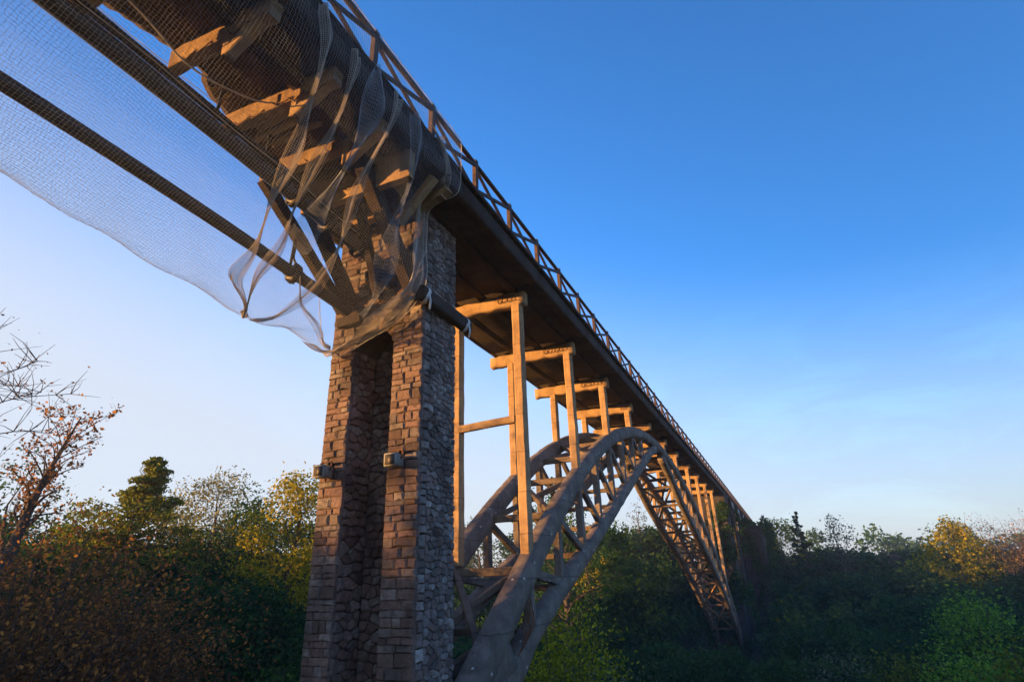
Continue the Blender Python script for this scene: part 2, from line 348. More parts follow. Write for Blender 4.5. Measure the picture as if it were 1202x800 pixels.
# solid infill where the chords meet above the springing
for X in (XR, XL):
    ys = np.linspace(12.35, 14.7, 12)
    V, F = sweep([(X, y, (up_c(y) + lo_c(y)) / 2) for y in ys], 0.46, [max(0.3, up_c(y) - lo_c(y) - 0.35) for y in ys], 0.05, 2.6, lat=(1, 0, 0), cham=0.05)
    obj('springing_web', V, F, M_RIB, bridge)
for k in range(9):                                                # spalled patch with bare bars above the springing
    y = 15.2 + 0.1 * k
    P = catmull([(XR + 0.2, y, lo_c(y) + 0.25), (XR + 0.32 + 0.05 * math.sin(k * 2.1), y + 0.1, lo_c(y) + 0.6), (XR + 0.22, y + 0.12 + 0.06 * math.cos(k), up_c(y) - 0.5)], 4)
    V, F = tube(P, 0.014, 5); obj('reinforcing_bar', V, F, M_RUST, bridge)
# bracing between the two ribs
for i, y in enumerate(NODES[1:] + [38.1, 41.0, 43.8] + FNODES):
    z = up_c(y) - 0.1
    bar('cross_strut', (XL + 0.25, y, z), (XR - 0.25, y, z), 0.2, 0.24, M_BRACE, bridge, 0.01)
    zl = lo_c(y)
    if z - zl > 1.0: bar('cross_strut', (XL + 0.2, y, zl), (XR - 0.2, y, zl), 0.16, 0.2, M_BRACE, bridge, 0.01)
def xbrace(ya, yb, fz, w=0.15, mat=M_BRACE, both=True, off=0.0):
    bar('lateral_brace', (XL + 0.2, ya, fz(ya) + off), (XR - 0.2, yb, fz(yb) + off), w, w, mat, bridge, 0.008)
    if both: bar('lateral_brace', (XR - 0.2, ya, fz(ya) + off + 0.05), (XL + 0.2, yb, fz(yb) + off + 0.05), w, w, mat, bridge, 0.008)
for i in range(0, 8, 2):
    xbrace(NODES[i], NODES[i + 1] if i + 1 < 9 else 36, up_c, 0.2, M_BRACE, True, -0.08)
xbrace(12.6, 15.6, lo_c, 0.32, M_BRACE, False, 0.6); xbrace(12.6, 17.6, lo_c, 0.24, M_BRACE, False, 1.5)
for i in range(0, 12, 2): xbrace(FNODES[i], FNODES[i + 2], lo_c, 0.15, M_CONC)
for i in range(0, 12, 3): xbrace(FNODES[i], FNODES[min(i + 3, 12)], up_c, 0.16, M_BRACE)

# columns and crossbeams
COLS = [16.5, 21.9, 27.3, 32.7, 38.1, 43.9, 49.3, 55.9, 62.5, 69.1, 75.7]
for y in COLS:
    for X in (XR, XL if y > 17 else -9.45):
        zb = -3.6 if y < 13 else up_c(y) + 0.25
        if 8.95 - zb > 0.45:
            w = 0.34
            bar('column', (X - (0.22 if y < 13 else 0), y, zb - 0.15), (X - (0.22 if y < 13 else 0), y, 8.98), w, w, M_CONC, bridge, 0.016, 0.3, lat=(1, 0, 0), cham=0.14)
    if y < 13: continue
    V, F = sweep(line((-10.75 if y > 20 else -10.3, y, 9.17), (-6.72, y, 9.17), 0.22), 0.36, [0.50 + 0.05 * math.sin(k * 1.7 + y) for k in range(len(line((-10.75 if y > 20 else -10.3, y, 9.2), (-6.72, y, 9.2), 0.22)))], 0.035, 3.1, lat=(0, 1, 0), cham=0.14)
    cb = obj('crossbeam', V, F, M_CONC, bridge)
    if 13 < y < 61:
        for k in range(random.randint(3, 7)):                     # exposed bars curling out of the spalled end
            x0 = -6.95 - 0.17 * k - random.uniform(0, .05)
            P = [(x0 + 0.09 * math.cos(a), y - 0.225 - 0.02 * math.sin(a * 3), 9.2 + 0.13 * math.sin(a)) for a in np.linspace(0.2 * k, 5.2 + 0.2 * k, 10)]
            V, F = tube(P, 0.014, 5); obj('reinforcing_bar', V, F, M_RUST, cb)
bar('tie_beam', (-9.42, 16.42, 4.72), (-7.25, 16.42, 4.80), 0.2, 0.24, M_CONC, bridge, 0.02)

# deck: slab panels, edge beam, stringers
XD0, XD1, ZD = -10.6, -6.1, 9.55
ya = 10.9
while ya < 176:
    L_ = 5.4; yb = ya + L_ - 0.02
    V, F = sweep(line(((XD0 + XD1) / 2 - 0.1, ya, ZD + 0.2), ((XD0 + XD1) / 2 - 0.1, yb, ZD + 0.2), 1.35), XD1 - XD0 - 0.35, 0.34, 0.012, lat=(1, 0, 0), cham=0.03)
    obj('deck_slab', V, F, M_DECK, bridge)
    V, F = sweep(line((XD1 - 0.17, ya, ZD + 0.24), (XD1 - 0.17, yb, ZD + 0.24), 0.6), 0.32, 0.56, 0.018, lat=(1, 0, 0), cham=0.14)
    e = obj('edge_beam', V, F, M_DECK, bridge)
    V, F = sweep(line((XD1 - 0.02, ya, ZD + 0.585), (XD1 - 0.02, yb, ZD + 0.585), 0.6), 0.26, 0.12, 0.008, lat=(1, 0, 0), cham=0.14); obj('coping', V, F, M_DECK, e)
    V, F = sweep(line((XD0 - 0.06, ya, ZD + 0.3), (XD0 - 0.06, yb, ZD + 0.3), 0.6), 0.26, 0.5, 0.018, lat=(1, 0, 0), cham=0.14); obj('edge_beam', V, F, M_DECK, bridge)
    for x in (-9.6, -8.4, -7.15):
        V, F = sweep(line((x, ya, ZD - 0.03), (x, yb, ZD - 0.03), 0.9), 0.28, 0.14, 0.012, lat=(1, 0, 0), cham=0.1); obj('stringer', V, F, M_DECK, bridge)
    ya += L_

# approach span nearer than the pier: decayed slab with a ragged left edge
EY = [-4, 0, 1.6, 2.4, 3.1, 3.7, 4.3, 4.8, 5.15, 5.25, 5.6, 6.1, 6.6, 7.1, 7.6, 7.8, 8.3, 9.0, 10.85]
EX = [-10.6, -10.2, -9.9, -9.62, -9.35, -9.2, -9.08, -8.98, -8.98, -9.2, -9.42, -9.5, -9.66, -9.86, -9.9, -10.2, -10.5, -10.6, -10.6]
ys = np.arange(-4, 10.86, 0.12); V = []; xs_n = 14
for y in ys:
    xl = float(np.interp(y, EY, EX)) + 0.05 * noise.noise(Vector((y * 5, 0, 1))) + 0.03 * noise.noise(Vector((y * 13, 0, 7)))
    for k in range(xs_n):
        x = xl + (XD1 - 0.34 - xl) * k / (xs_n - 1)
        V.append((x, y, 9.58 + (0.16 if k == 0 else 0) + 0.05 * noise.noise(Vector((x * 1.5, y * 1.5, 0))) + 0.025 * noise.noise(Vector((x * 6, y * 6, 2)))))
nb = len(V)
for y in ys:
    xl = float(np.interp(y, EY, EX)) + 0.12 * noise.noise(Vector((y * 3, 4, 1)))
    for k in range(xs_n): V.append((xl + (XD1 - 0.34 - xl) * k / (xs_n - 1), y, 9.97))
F = []
for i in range(len(ys) - 1):
    for k in range(xs_n - 1):
        a = i * xs_n + k; F.append((a, a + xs_n, a + xs_n + 1, a + 1)); F.append((nb + a, nb + a + 1, nb + a + xs_n + 1, nb + a + xs_n))
    a = i * xs_n; F.append((a, nb + a, nb + a + xs_n, a + xs_n)); a += xs_n - 1; F.append((a, a + xs_n, nb + a + xs_n, nb + a))
obj('approach_slab', V, F, M_ROT, bridge, False)
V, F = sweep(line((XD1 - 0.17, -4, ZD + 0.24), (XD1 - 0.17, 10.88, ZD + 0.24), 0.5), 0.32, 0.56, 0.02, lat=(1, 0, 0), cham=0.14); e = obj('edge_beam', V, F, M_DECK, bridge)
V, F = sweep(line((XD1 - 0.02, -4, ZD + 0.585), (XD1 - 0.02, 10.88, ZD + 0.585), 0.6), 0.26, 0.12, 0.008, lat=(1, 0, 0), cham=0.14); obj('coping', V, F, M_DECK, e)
V, F = sweep(line((-7.25, -4, 9.48), (-7.25, 10.7, 9.48), 0.3), 0.34, 0.3, 0.03, 2.5, lat=(1, 0, 0), cham=0.1); obj('girder', V, F, M_ROT, bridge)
V, F = sweep(line((-9.75, 7.3, 9.25), (-9.75, 10.7, 9.25), 0.3), 0.34, [0.4] + [0.72] * 20, 0.05, 2.5, lat=(1, 0, 0), cham=0.1) if False else sweep(line((-9.75, 7.4, 9.47), (-9.75, 10.7, 9.47), 0.3), 0.34, 0.26, 0.03, 2.5, lat=(1, 0, 0), cham=0.1)
obj('girder', V, F, M_ROT, bridge)
M_JOIST = concrete('joist_concrete', (0.16, 0.10, 0.055), (0.34, 0.22, 0.12), (0.46, 0.32, 0.18), bs=1.0)
for k, y in enumerate((-0.2, 1.4, 3.0, 4.55, 6.15, 7.7, 10.2)):
    x0 = float(np.interp(y, EY, EX)) + 0.12; L2 = line((x0, y, 9.33), (-6.3, y, 9.33), 0.12)
    h = [0.44 + 0.04 * noise.noise(Vector((p.x * 1.7, y, 3))) for p in L2]
    V, F = sweep([(p.x, p.y, 9.56 - hh / 2) for p, hh in zip(L2, h)], 0.24, h, 0.016, 4.0, lat=(0, 1, 0), cham=0.08); j_ = obj('joist', V, F, M_JOIST, bridge, False)
    for q in range(5):                           # bars left bare where the cover has fallen off
        xa = x0 + 0.25 + 0.6 * q + random.uniform(-.2, .2); V, F = tube(catmull([(xa, y - 0.13, 9.2), (xa + 0.2, y - 0.15, 9.06 + random.uniform(-.08, .04)), (xa + 0.45, y - 0.13, 9.16)], 4), 0.013, 5); obj('reinforcing_bar', V, F, M_RUST, j_)
for k, (y, x0, x1, z) in enumerate(((6.42, -8.85, -7.45, 9.30), (6.62, -9.0, -7.8, 9.24), (6.86, -8.7, -7.45, 9.20))):
    bar('broken_plank', (x0, y, z - 0.02), (x1, y, z + 0.03), 0.14, 0.10, M_CONC, bridge, 0.03, 0.15, lat=(0, 1, 0), jag=0.12)
# outrigger bracket lit at the pier head
bar('corbel', (-7.3, 10.25, 8.95), (-6.2, 10.2, 9.42), 0.3, 0.34, M_CONC, bridge, 0.03, 0.2)
for y in (1.4, 3.0, 4.55, 6.15, 7.7): bar('outrigger_strut', (-7.35, y, 8.72), (-6.28, y, 9.42), 0.2, 0.2, M_CONC, bridge, 0.014, 0.2, lat=(0, 1, 0)); bar('strut_hanger', (-7.33, y, 8.66), (-7.33, y, 9.4), 0.18, 0.2, M_CONC, bridge, 0.012, 0.2, lat=(1, 0, 0))
bar('diaphragm', (-9.6, 8.75, 9.13), (-6.3, 8.75, 9.13), 0.2, 0.84, M_CONC, bridge, 0.016, 0.15, lat=(0, 1, 0), cham=0.05)
bar('outrigger_strut', (-7.3, 9.7, 8.35), (-6.28, 9.7, 9.4), 0.22, 0.22, M_CONC, bridge, 0.014, 0.2, lat=(0, 1, 0))
# knee braces
for a, b, w in (((-9.75, 10.66, 6.85), (-9.75, 7.55, 9.05), 0.26), ((-9.45, 10.66, 7.0), (-9.3, 8.3, 9.2), 0.3), ((-7.5, 10.66, 7.0), (-7.4, 7.9, 9.6), 0.34), ((-8.5, 10.6, 6.9), (-8.1, 8.9, 9.2), 0.2)):
    bar('knee_brace', a, b, w, w + 0.06, M_DECK, bridge, 0.02)

# railing: part > posts, rails, X braces
V, F = sweep(line((XD1 + 0.02, -4, 11.13), (XD1 + 0.02, 176, 11.13), 4.0), 0.12, 0.11, 0, lat=(1, 0, 0), cham=0.2)
railing = obj('railing', V, F, M_RAIL, bridge)
SP = 2.34; py = [10.0 - SP * 6 + SP * k + 1.55 for k in range(76)]; py = [y for y in py if y < 175]
pm = None; bm_ = None
for i, y in enumerate(py):
    x = XD1 + 0.02
    if pm is None:
        V, F = sweep([(0, 0, -0.6), (0, 0, 0), (0, 0, 0.6)], 0.13, 0.15, 0, lat=(1, 0, 0), cham=0.08); pm = mesh_np('post', V, F, M_RAIL, False)
        V, F = sweep([(0, -SP / 2 + 0.04, -0.43), (0, 0, 0), (0, SP / 2 - 0.04, 0.43)], 0.065, 0.10, 0, lat=(1, 0, 0), cham=0.08); bm_ = mesh_np('brace', V, F, M_RAIL, False)
    put('post', pm, (x, y, 10.66), railing)
    if i + 1 < len(py):
        for s in (-1, 1):
            b = put('brace', bm_, (x + 0.036 * s, y + SP / 2, 10.63), railing)
            if s < 0: b.rotation_euler = (0, 0, math.pi)
V, F = sweep(line((XD1 + 0.02, -4, 10.25), (XD1 + 0.02, 176, 10.25), 4.0), 0.07, 0.07, 0, lat=(1, 0, 0)); obj('bottom_rail', V, F, M_RAIL, railing)

# ------------------------------------------------------------------ stone pier
PX0, PX1, PY0, PY1, PZ0, PZ1 = -10.02, -7.15, 10.7, 12.3, -6.2, 9.35
NX0, NX1, NY, NZ = -9.28, -8.02, 11.65, 6.1
pier = thing('stone_pier', (-8.6, 11.5, PZ0), 'tall rubble stone pier with round-headed niche carrying the bridge', 'pier')
I_ = 0.06          # core set back behind the faces
core = MB()
def box(x0, x1, y0, y1, z0, z1):
    V = [(x, y, z) for z in (z0, z1) for y in (y0, y1) for x in (x0, x1)]
    return np.array(V), np.array([(0, 2, 3, 1), (4, 5, 7, 6), (0, 1, 5, 4), (2, 6, 7, 3), (0, 4, 6, 2), (1, 3, 7, 5)])
core.add(*box(PX0 + I_, NX0 - I_, PY0 + I_, PY1 - I_, PZ0, PZ1 - .01)); core.add(*box(NX1 + I_, PX1 - I_, PY0 + I_, PY1 - I_, PZ0, PZ1 - .01))
core.add(*box(NX0 - I_, NX1 + I_, NY + I_, PY1 - I_, PZ0, PZ1 - .01))
# head of the niche: block with a round cut
cx = (NX0 + NX1) / 2; r = (NX1 - NX0) / 2 + I_; zc = NZ - (NX1 - NX0) / 2
prof = [(cx + r * math.cos(a), zc + r * math.sin(a)) for a in np.linspace(math.pi, 0, 13)]
V = []; F = []
for i, (x, z) in enumerate(prof):
    for y in (PY0 + I_, NY + I_): V += [(x, y, z), (x, y, PZ1 - .01)]
for i in range(12):
    a = i * 4; b = a + 4; F += [(a, b, b + 1, a + 1), (a, a + 2, b + 2, b), (a + 1, b + 1, b + 3, a + 3)]
core.add(V, F); core.build('mortar_core', M_MORTAR, pier, False)
# every stone is a polygon of its own face, bulged and pitted
def unit_stone(seed, bulge, irr):
    rs = random.Random(seed); n = 4; V = []; F = []
    for j in range(n):
        for i in range(n):
            u = -1 + 2 * i / (n - 1); v = -1 + 2 * j / (n - 1)
            k = 0.5 * (1 - irr * (abs(u) ** 4 * abs(v) ** 4))
            V.append((u * k, -(bulge * (1 - u * u * 0.8) * (1 - v * v * 0.8) + rs.uniform(-0.1, 0.1)), v * k))
    for j in range(n - 1):
        for i in range(n - 1): q = j * n + i; F.append((q, q + 1, q + n + 1, q + n))
    rim = [i for i in range(n)] + [j * n + n - 1 for j in range(1, n)] + [(n - 1) * n + i for i in range(n - 2, -1, -1)] + [j * n for j in range(n - 2, 0, -1)]
    o = len(V)
    for q in rim: V.append((V[q][0], 1.0, V[q][2]))
    for k in range(len(rim)): F.append((rim[k], o + k, o + (k + 1) % len(rim), rim[(k + 1) % len(rim)]))
    return np.array(V, float), np.array(F)
U_ASH = [unit_stone(100 + k, 0.22, 0.10) for k in range(9)]; ME_ASH = [mesh_np('arch_stone', v, f, M_STONE, False) for v, f in U_ASH]
def clip(poly, p, q):
    """keep the side of the bisector of p,q nearer p"""
    mx, my = (p[0] + q[0]) / 2, (p[1] + q[1]) / 2; nx, ny = q[0] - p[0], q[1] - p[1]; out = []
    for i in range(len(poly)):
        A, B = poly[i], poly[(i + 1) % len(poly)]; da = (A[0] - mx) * nx + (A[1] - my) * ny; db = (B[0] - mx) * nx + (B[1] - my) * ny
        if da <= 0: out.append(A)
        if da * db < 0: t = da / (da - db); out.append((A[0] + (B[0] - A[0]) * t, A[1] + (B[1] - A[1]) * t))
    return out
def voronoi(a0, a1, z0, z1, w, h):
    nx = max(2, round((a1 - a0) / w)); nz_ = round((z1 - z0) / h); sx_ = w / h; P = []
    for j in range(nz_):
        for i in range(nx):
            if random.random() < 0.12: continue
            P.append(((a0 + (i + 0.5 + (0.25 if j % 2 else -0.25) + random.uniform(-.36, .36)) * (a1 - a0) / nx) / sx_, z0 + (j + 0.5 + random.uniform(-.36, .36)) * (z1 - z0) / nz_))
    out = []
    for p in P:
        poly = [(a0 / sx_, z0), (a1 / sx_, z0), (a1 / sx_, z1), (a0 / sx_, z1)]
        for q in P:
            if q is not p and abs(q[1] - p[1]) < 3.5 * h and abs(q[0] - p[0]) < 3.5 * h: poly = clip(poly, p, q)
            if len(poly) < 3: break
        if len(poly) >= 3: out.append([(x * sx_, z) for x, z in poly])
    return out
def ashlar(a0, a1, z0, z1, h0, w0):
    out = []; z = z0
    wav = lambda a, zz: zz + 0.014 * noise.noise(Vector((a * 3.0, zz * 2.0, 4)))
    while z < z1 - 0.02:
        h = h0 * random.choice((0.55, 0.7, 0.85, 0.85, 1, 1.15, 1.3)); h = min(h, z1 - z); h = z1 - z if z1 - z - h < 0.09 else h
        a = a0
        while a < a1 - 0.02:
            w = h0 * random.uniform(*w0); w = a1 - a if a1 - a - w < 0.13 else w
            r_ = lambda: random.uniform(-.010, .010)
            m_ = random.uniform(0.35, 0.65)
            out.append([(a + r_(), wav(a, z)), (a + w * m_, wav(a + w / 2, z) + r_()), (a + w + r_(), wav(a + w, z)), (a + w + r_(), wav(a + w, z) + h / 2), (a + w + r_(), wav(a + w, z + h)), (a + w * (1 - m_), wav(a + w / 2, z + h) + r_()), (a + r_(), wav(a, z + h)), (a + r_(), z + h / 2)])
            a += w
        z += h
    return out
def stone_mesh(poly, joint, proud, depth):
    """polygon in (a, z) -> verts in local (a, y, z) about its centroid; front towards -y"""
    P = np.array(poly); k = np.abs(P - np.roll(P, 1, 0)).sum(1) > 0.025; P = P[k]
    if len(P) < 3: return None
    c = P.mean(0); Q = P - c; r = np.linalg.norm(Q, axis=1); sz = r.mean()
    if sz < 0.035: return None
    Q = Q * (np.maximum(r - joint * random.uniform(0.7, 1.6), 0.02) / r)[:, None]
    if len(Q) <= 5:
        nx_ = np.roll(Q, -1, 0); Q = np.stack([Q * .8 + nx_ * .2, Q * .2 + nx_ * .8], 1).reshape(-1, 2)
    n = len(Q); tx, tz = random.uniform(-.12, .12), random.uniform(-.12, .12)
    V = [(x, depth, z) for x, z in Q] + [(x, random.uniform(0.0, 0.012), z) for x, z in Q]
    kk = random.uniform(0.68, 0.84)
    V += [(x * kk * random.uniform(.92, 1.08), -proud - sz * 0.075 * random.uniform(0.5, 1.3) + x * tx + z * tz, z * kk * random.uniform(.92, 1.08)) for x, z in Q]
    V.append((0, -proud - sz * 0.075 * random.uniform(0.6, 1.5), 0)); F = []
    for i in range(n):
        j = (i + 1) % n; F += [(i, j, n + j, n + i), (n + i, n + j, 2 * n + j, 2 * n + i), (2 * n + i, 2 * n + j, 3 * n, 3 * n)]
    return c, np.array(V), F
stones = []
def lay(face, plane, polys, joint, proud, skip=None):
    for p in polys:
        c = np.mean(p, 0)
        if skip and skip(*c): continue
        pr = random.uniform(*proud); r = stone_mesh(p, joint, pr, 0.10)
        if r is None: continue
        c, V, F = r
        if face == 'front': W = np.stack([V[:, 0] + c[0], V[:, 1] + plane, V[:, 2] + c[1]], 1); fl = False
        elif face == 'right': W = np.stack([plane - V[:, 1], V[:, 0] + c[0], V[:, 2] + c[1]], 1); fl = False
        else: W = np.stack([plane + V[:, 1], V[:, 0] + c[0], V[:, 2] + c[1]], 1); fl = True
        F = [f[::-1] for f in F] if fl else F
        ar = np.ptp(np.array(p), axis=0).prod(); stones.append((face, W, F, W.mean(0), ar))
lay('front', PY0, ashlar(PX0, NX0, PZ0, PZ1, 0.2, (0.9, 2.6)), 0.006, (0.0, 0.014))
lay('front', PY0, ashlar(NX1, PX1, PZ0, PZ1, 0.2, (0.9, 2.7)), 0.006, (0.0, 0.014))
lay('front', PY0, ashlar(NX0, NX1, 4.9, PZ1, 0.2, (1.2, 2.4)), 0.012, (0.0, 0.03), skip=lambda x, z: z < zc + 0.1 or math.hypot(x - cx, z - zc) < (NX1 - NX0) / 2 + 0.14)
lay('front', NY, voronoi(NX0, NX1, PZ0, NZ, 0.27, 0.2), 0.014, (0.0, 0.03), skip=lambda x, z: z > zc and math.hypot(x - cx, z - zc) > (NX1 - NX0) / 2 - 0.08)
lay('right', NX0, voronoi(PY0 + 0.1, NY, PZ0, zc + 0.2, 0.28, 0.2), 0.014, (0.0, 0.03))
lay('right', PX1, ashlar(PY0 + 0.10, PY0 + 0.36, PZ0, PZ1, 0.22, (1.3, 1.6)), 0.012, (0.0, 0.03))
lay('right', PX1, voronoi(PY0 + 0.36, PY1, PZ0, PZ1, 0.21, 0.14), 0.007, (-0.005, 0.018))
lay('left', PX0, ashlar(PY0 + 0.1, PY1, PZ0, PZ1, 0.22, (1.3, 2.6)), 0.012, (0.0, 0.03))
lay('left', NX1, voronoi(PY0 + 0.1, NY, PZ0, zc + 0.2, 0.3, 0.22), 0.014, (0.0, 0.03))
def vis(s_):
    f, W, F_, c, ar = s_
    p = CM.T @ np.array(c)
    if f == 'left' or p[2] < 1: return -1
    px = 601 + 656 * p[0] / p[2]; pyy = 400 + 656 * p[1] / p[2]
    if pyy > 805: return -1
    if f == 'front' and c[1] > PY0 + .3 and px < 425: return -1
    net_ = 0.3 if (pyy < 415 - (px - 385) * 0.6 and f == 'front') else 1.0
    return ar * (abs(c[1]) if f == 'front' else abs(c[0])) * net_
order = sorted(range(len(stones)), key=lambda i: -vis(stones[i])); part_ids = set(order[:299])
fill = MB(); fill_g = MB()
for i, (f, W, F, c, ar) in enumerate(stones):
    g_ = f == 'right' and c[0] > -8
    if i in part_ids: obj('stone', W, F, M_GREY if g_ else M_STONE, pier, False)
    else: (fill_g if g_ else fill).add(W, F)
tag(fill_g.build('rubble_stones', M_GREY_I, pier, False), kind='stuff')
tag(fill.build('rubble_stones', M_STONE_I, pier, False), kind='stuff')
# niche arch ring
for a in np.linspace(0.08, math.pi - 0.08, 11):
    r0 = (NX1 - NX0) / 2 + 0.10; Mx = Matrix.Translation((cx + r0 * math.cos(a), PY0 + 0.02, zc + r0 * math.sin(a))) @ Matrix.Rotation(math.pi / 2 - a, 4, 'Y') @ Matrix.Diagonal((0.17, 0.12, 0.22, 1))
    o = put('arch_stone', ME_ASH[int(a * 10) % 9], (0, 0, 0), pier); o.matrix_local = Matrix.Translation(-WL[pier.name]) @ Mx
# bearing beam along the right face, wrapped with pale cloth at two points
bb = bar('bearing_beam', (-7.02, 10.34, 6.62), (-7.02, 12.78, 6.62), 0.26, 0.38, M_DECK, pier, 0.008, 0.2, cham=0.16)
for y in (10.52, 12.55):
    P = [(-7.02 + 0.165 * math.cos(a), y + 0.05 * math.sin(a * 2), 6.62 + 0.225 * math.sin(a)) for a in np.linspace(0, 2 * math.pi, 17)]
    V, F = sweep(P, 0.11, 0.02, 0.012, 6, lat=(0, 1, 0), cham=0.1); obj('cloth_wrap', V, F, M_WRAP, bb)
    V, F = sweep(catmull([(-6.86, y, 6.6), (-6.85, y + 0.03, 6.36), (-6.9, y + 0.07, 6.2)], 3), 0.07, 0.02, 0.015, 6, lat=(0, 1, 0)); obj('cloth_wrap', V, F, M_WRAP, bb)
bar('pipe_corbel', (-9.75, 10.56, 6.42), (-9.0, 10.56, 6.45), 0.16, 0.3, M_DECK, pier, 0.03, 0.2)
bar('pipe_corbel', (-8.9, 10.55, 7.65), (-8.2, 10.55, 7.65), 0.2, 0.22, M_DECK, pier, 0.02, 0.2)

# ------------------------------------------------------------------ lamps on the pier
def flood(x, z, label):
    t = thing('floodlight', (x, 10.62, z), label, 'lamp', 'floodlights on the pier')
    V, F = sweep(line((x, 10.30, z + 0.02), (x, 10.58, z + 0.02), 0.07), 0.30, 0.27, 0.004, lat=(1, 0, 0), cham=0.07); obj('housing', V, F, M_LAMP, t)
    V, F = sweep([(x, 10.26, z + 0.02), (x, 10.31, z + 0.02)], 0.33, 0.30, 0, lat=(1, 0, 0), cham=0.05); obj('hood', V, F, M_LAMP, t)
    V, F = sweep([(x, 10.245, z + 0.02), (x, 10.262, z + 0.02)], 0.25, 0.22, 0, lat=(1, 0, 0), cham=0.03); obj('lens', V, F, M_IRON, t)
    V, F = sweep(catmull([(x - 0.17, 10.45, z + 0.05), (x - 0.17, 10.5, z + 0.24), (x, 10.52, z + 0.27), (x + 0.17, 10.5, z + 0.24), (x + 0.17, 10.45, z + 0.05)], 3), 0.05, 0.03, 0.004); obj('bracket', V, F, M_RUST, t)
    V, F = sweep([(x + 0.04, 10.5, z + 0.24), (x + 0.05, 10.68, z + 0.22)], 0.09, 0.07, 0.004); obj('arm', V, F, M_IRON, t)
flood(-9.66, 2.45, 'boxy grey floodlight on the left pilaster of the stone pier')
flood(-7.62, 2.5, 'boxy grey floodlight on the right pilaster of the stone pier')

# ------------------------------------------------------------------ pipes
def pipe(P, R, flanges, label, hang):
    t = thing('water_pipe', P[-1], label, 'pipe', 'pipes slung under the approach span')
    Q = catmull(P, 10); V, F = tube(Q, R, 16); obj('barrel', V, F, M_PIPE, t)
    for y in flanges:
        q = min(Q, key=lambda p: abs(p.y - y)); V, F = sweep([(q.x, y - 0.09, q.z), (q.x, y - 0.03, q.z), (q.x, y + 0.03, q.z), (q.x, y + 0.09, q.z)], [2 * R + .1, 2 * R + .2, 2 * R + .2, 2 * R + .1], [2 * R + .1, 2 * R + .2, 2 * R + .2, 2 * R + .1], 0.01, lat=(1, 0, 0), cham=0.28); fl = obj('flange', V, F, M_IRON, t)
        for a in range(6):
            b = (q.x + (R + .07) * math.cos(a * 1.047), q.z + (R + .07) * math.sin(a * 1.047))
            V, F = sweep([(b[0], y - 0.13, b[1]), (b[0], y + 0.13, b[1])], 0.04, 0.04, 0, lat=(1, 0, 0), cham=0.28); obj('bolt', V, F, M_IRON, fl)
    for y, z1 in hang:
        q = min(Q, key=lambda p: abs(p.y - y)); V, F = tube([(q.x, y, q.z + R * 0.6), (q.x + 0.03, y + 0.02, z1)], 0.035, 6); obj('hanger', V, F, M_IRON, t)
    return t, Q
t1, Q1 = pipe([(-9.45, -3, 7.25), (-9.45, 3, 7.17), (-9.43, 7, 6.98), (-9.42, 10.5, 6.72)], 0.14, (8.55,), 'thin dark pipe in the net, lower and left of the thick one', ((8.4, 7.75),))
t2, Q2 = pipe([(-8.62, -3, 8.45), (-8.62, 3, 8.36), (-8.6, 7, 8.2), (-8.58, 10.6, 8.0)], 0.18, (7.55, 8.6, 9.75), 'thick dark flanged pipe with cable tray, upper of the two in the net', ((2.2, 9.5), (5.35, 9.5), (6.6, 9.3)))
V, F = sweep([(q.x + 0.16, q.y, q.z + 0.22) for q in Q2 if q.y < 9.6], 0.18, 0.08, 0.006, lat=(1, 0, 0)); obj('cable_tray', V, F, M_IRON, t2)
V, F = tube([(q.x + 0.24, q.y, q.z + 0.14 + 0.03 * math.sin(q.y * 2)) for q in Q2 if q.y < 9.6], 0.012, 5); obj('cable', V, F, M_CABLE, t2)
V, F = tube(catmull([(-8.35, 1.5, 9.5), (-8.2, 3.4, 9.05), (-8.25, 4.5, 8.85), (-8.0, 5.6, 9.0), (-7.9, 6.2, 9.4)], 8), 0.018, 6)
tag(obj('loose_cable', V, F, M_CABLE), 'pale loose cable sagging under the decayed approach slab', 'cable')
V, F = tube(catmull([(-9.42, 8.45, 7.75), (-9.36, 8.42, 7.5), (-9.46, 8.5, 7.3), (-9.38, 8.55, 7.1)], 5), 0.03, 6)
tag(obj('chain', V, F, M_IRON), 'short black chain hanging onto the thin lower pipe', 'chain')

# ------------------------------------------------------------------ safety net
NA = np.array([(-6.02,11.22),(-6.0,10.3),(-6.02,9.5),(-6.35,8.6),(-7.2,7.6),(-8.3,6.7),(-9.3,6.2),(-10.0,6.05),(-10.5,6.7),(-10.8,8.4),(-10.85,11.2)])
NE = np.array([(-6.0,11.2),(-5.99,10.4),(-6.1,9.45),(-6.9,9.25),(-7.02,8.2),(-7.02,6.95),(-7.6,6.2),(-8.7,5.75),(-9.9,5.55),(-10.5,7.2),(-10.7,11.0)])
def sec(y):
    b = np.interp(y, [3, 6, 7.5, 10.4], [0.05, -.25, -.45, -.45]); a = NA.copy(); a[:, 1] += b * np.clip((9.6 - a[:, 1]) / 3.5, 0, 1)
    t = min(max((y - 8.2) / 2.25, 0), 1); t = t * t * (3 - 2 * t); return a * (1 - t) + NE * t
def net_pt(y, s, off=0.0):
    p = sec(y); n = len(p); k = min(int(s), n - 2); f = s - k; g = lambda i: p[min(max(i, 0), n - 1)]
    a, b, c, d = g(k - 1), g(k), g(k + 1), g(k + 2)
    q = .5 * (2 * b + (c - a) * f + (2 * a - 5 * b + 4 * c - d) * f * f + (3 * b - a - 3 * c + d) * f ** 3)
    amp = 0.07 * min(1, max(0, s - 1.2)) * min(1, max(0.15, (10.6 - y) / 2)); w = amp * (math.sin(y * 3.1 + s * 1.2) * 0.5 + noise.noise(Vector((y * 0.9, s * 0.8, 5))) * 1.1)
    dirn = np.array([q[0] + 8.3, q[1] - 8.8]); dirn = dirn / (np.linalg.norm(dirn) + 1e-6); q = q + dirn * (w + off)
    return (q[0], y, q[1])
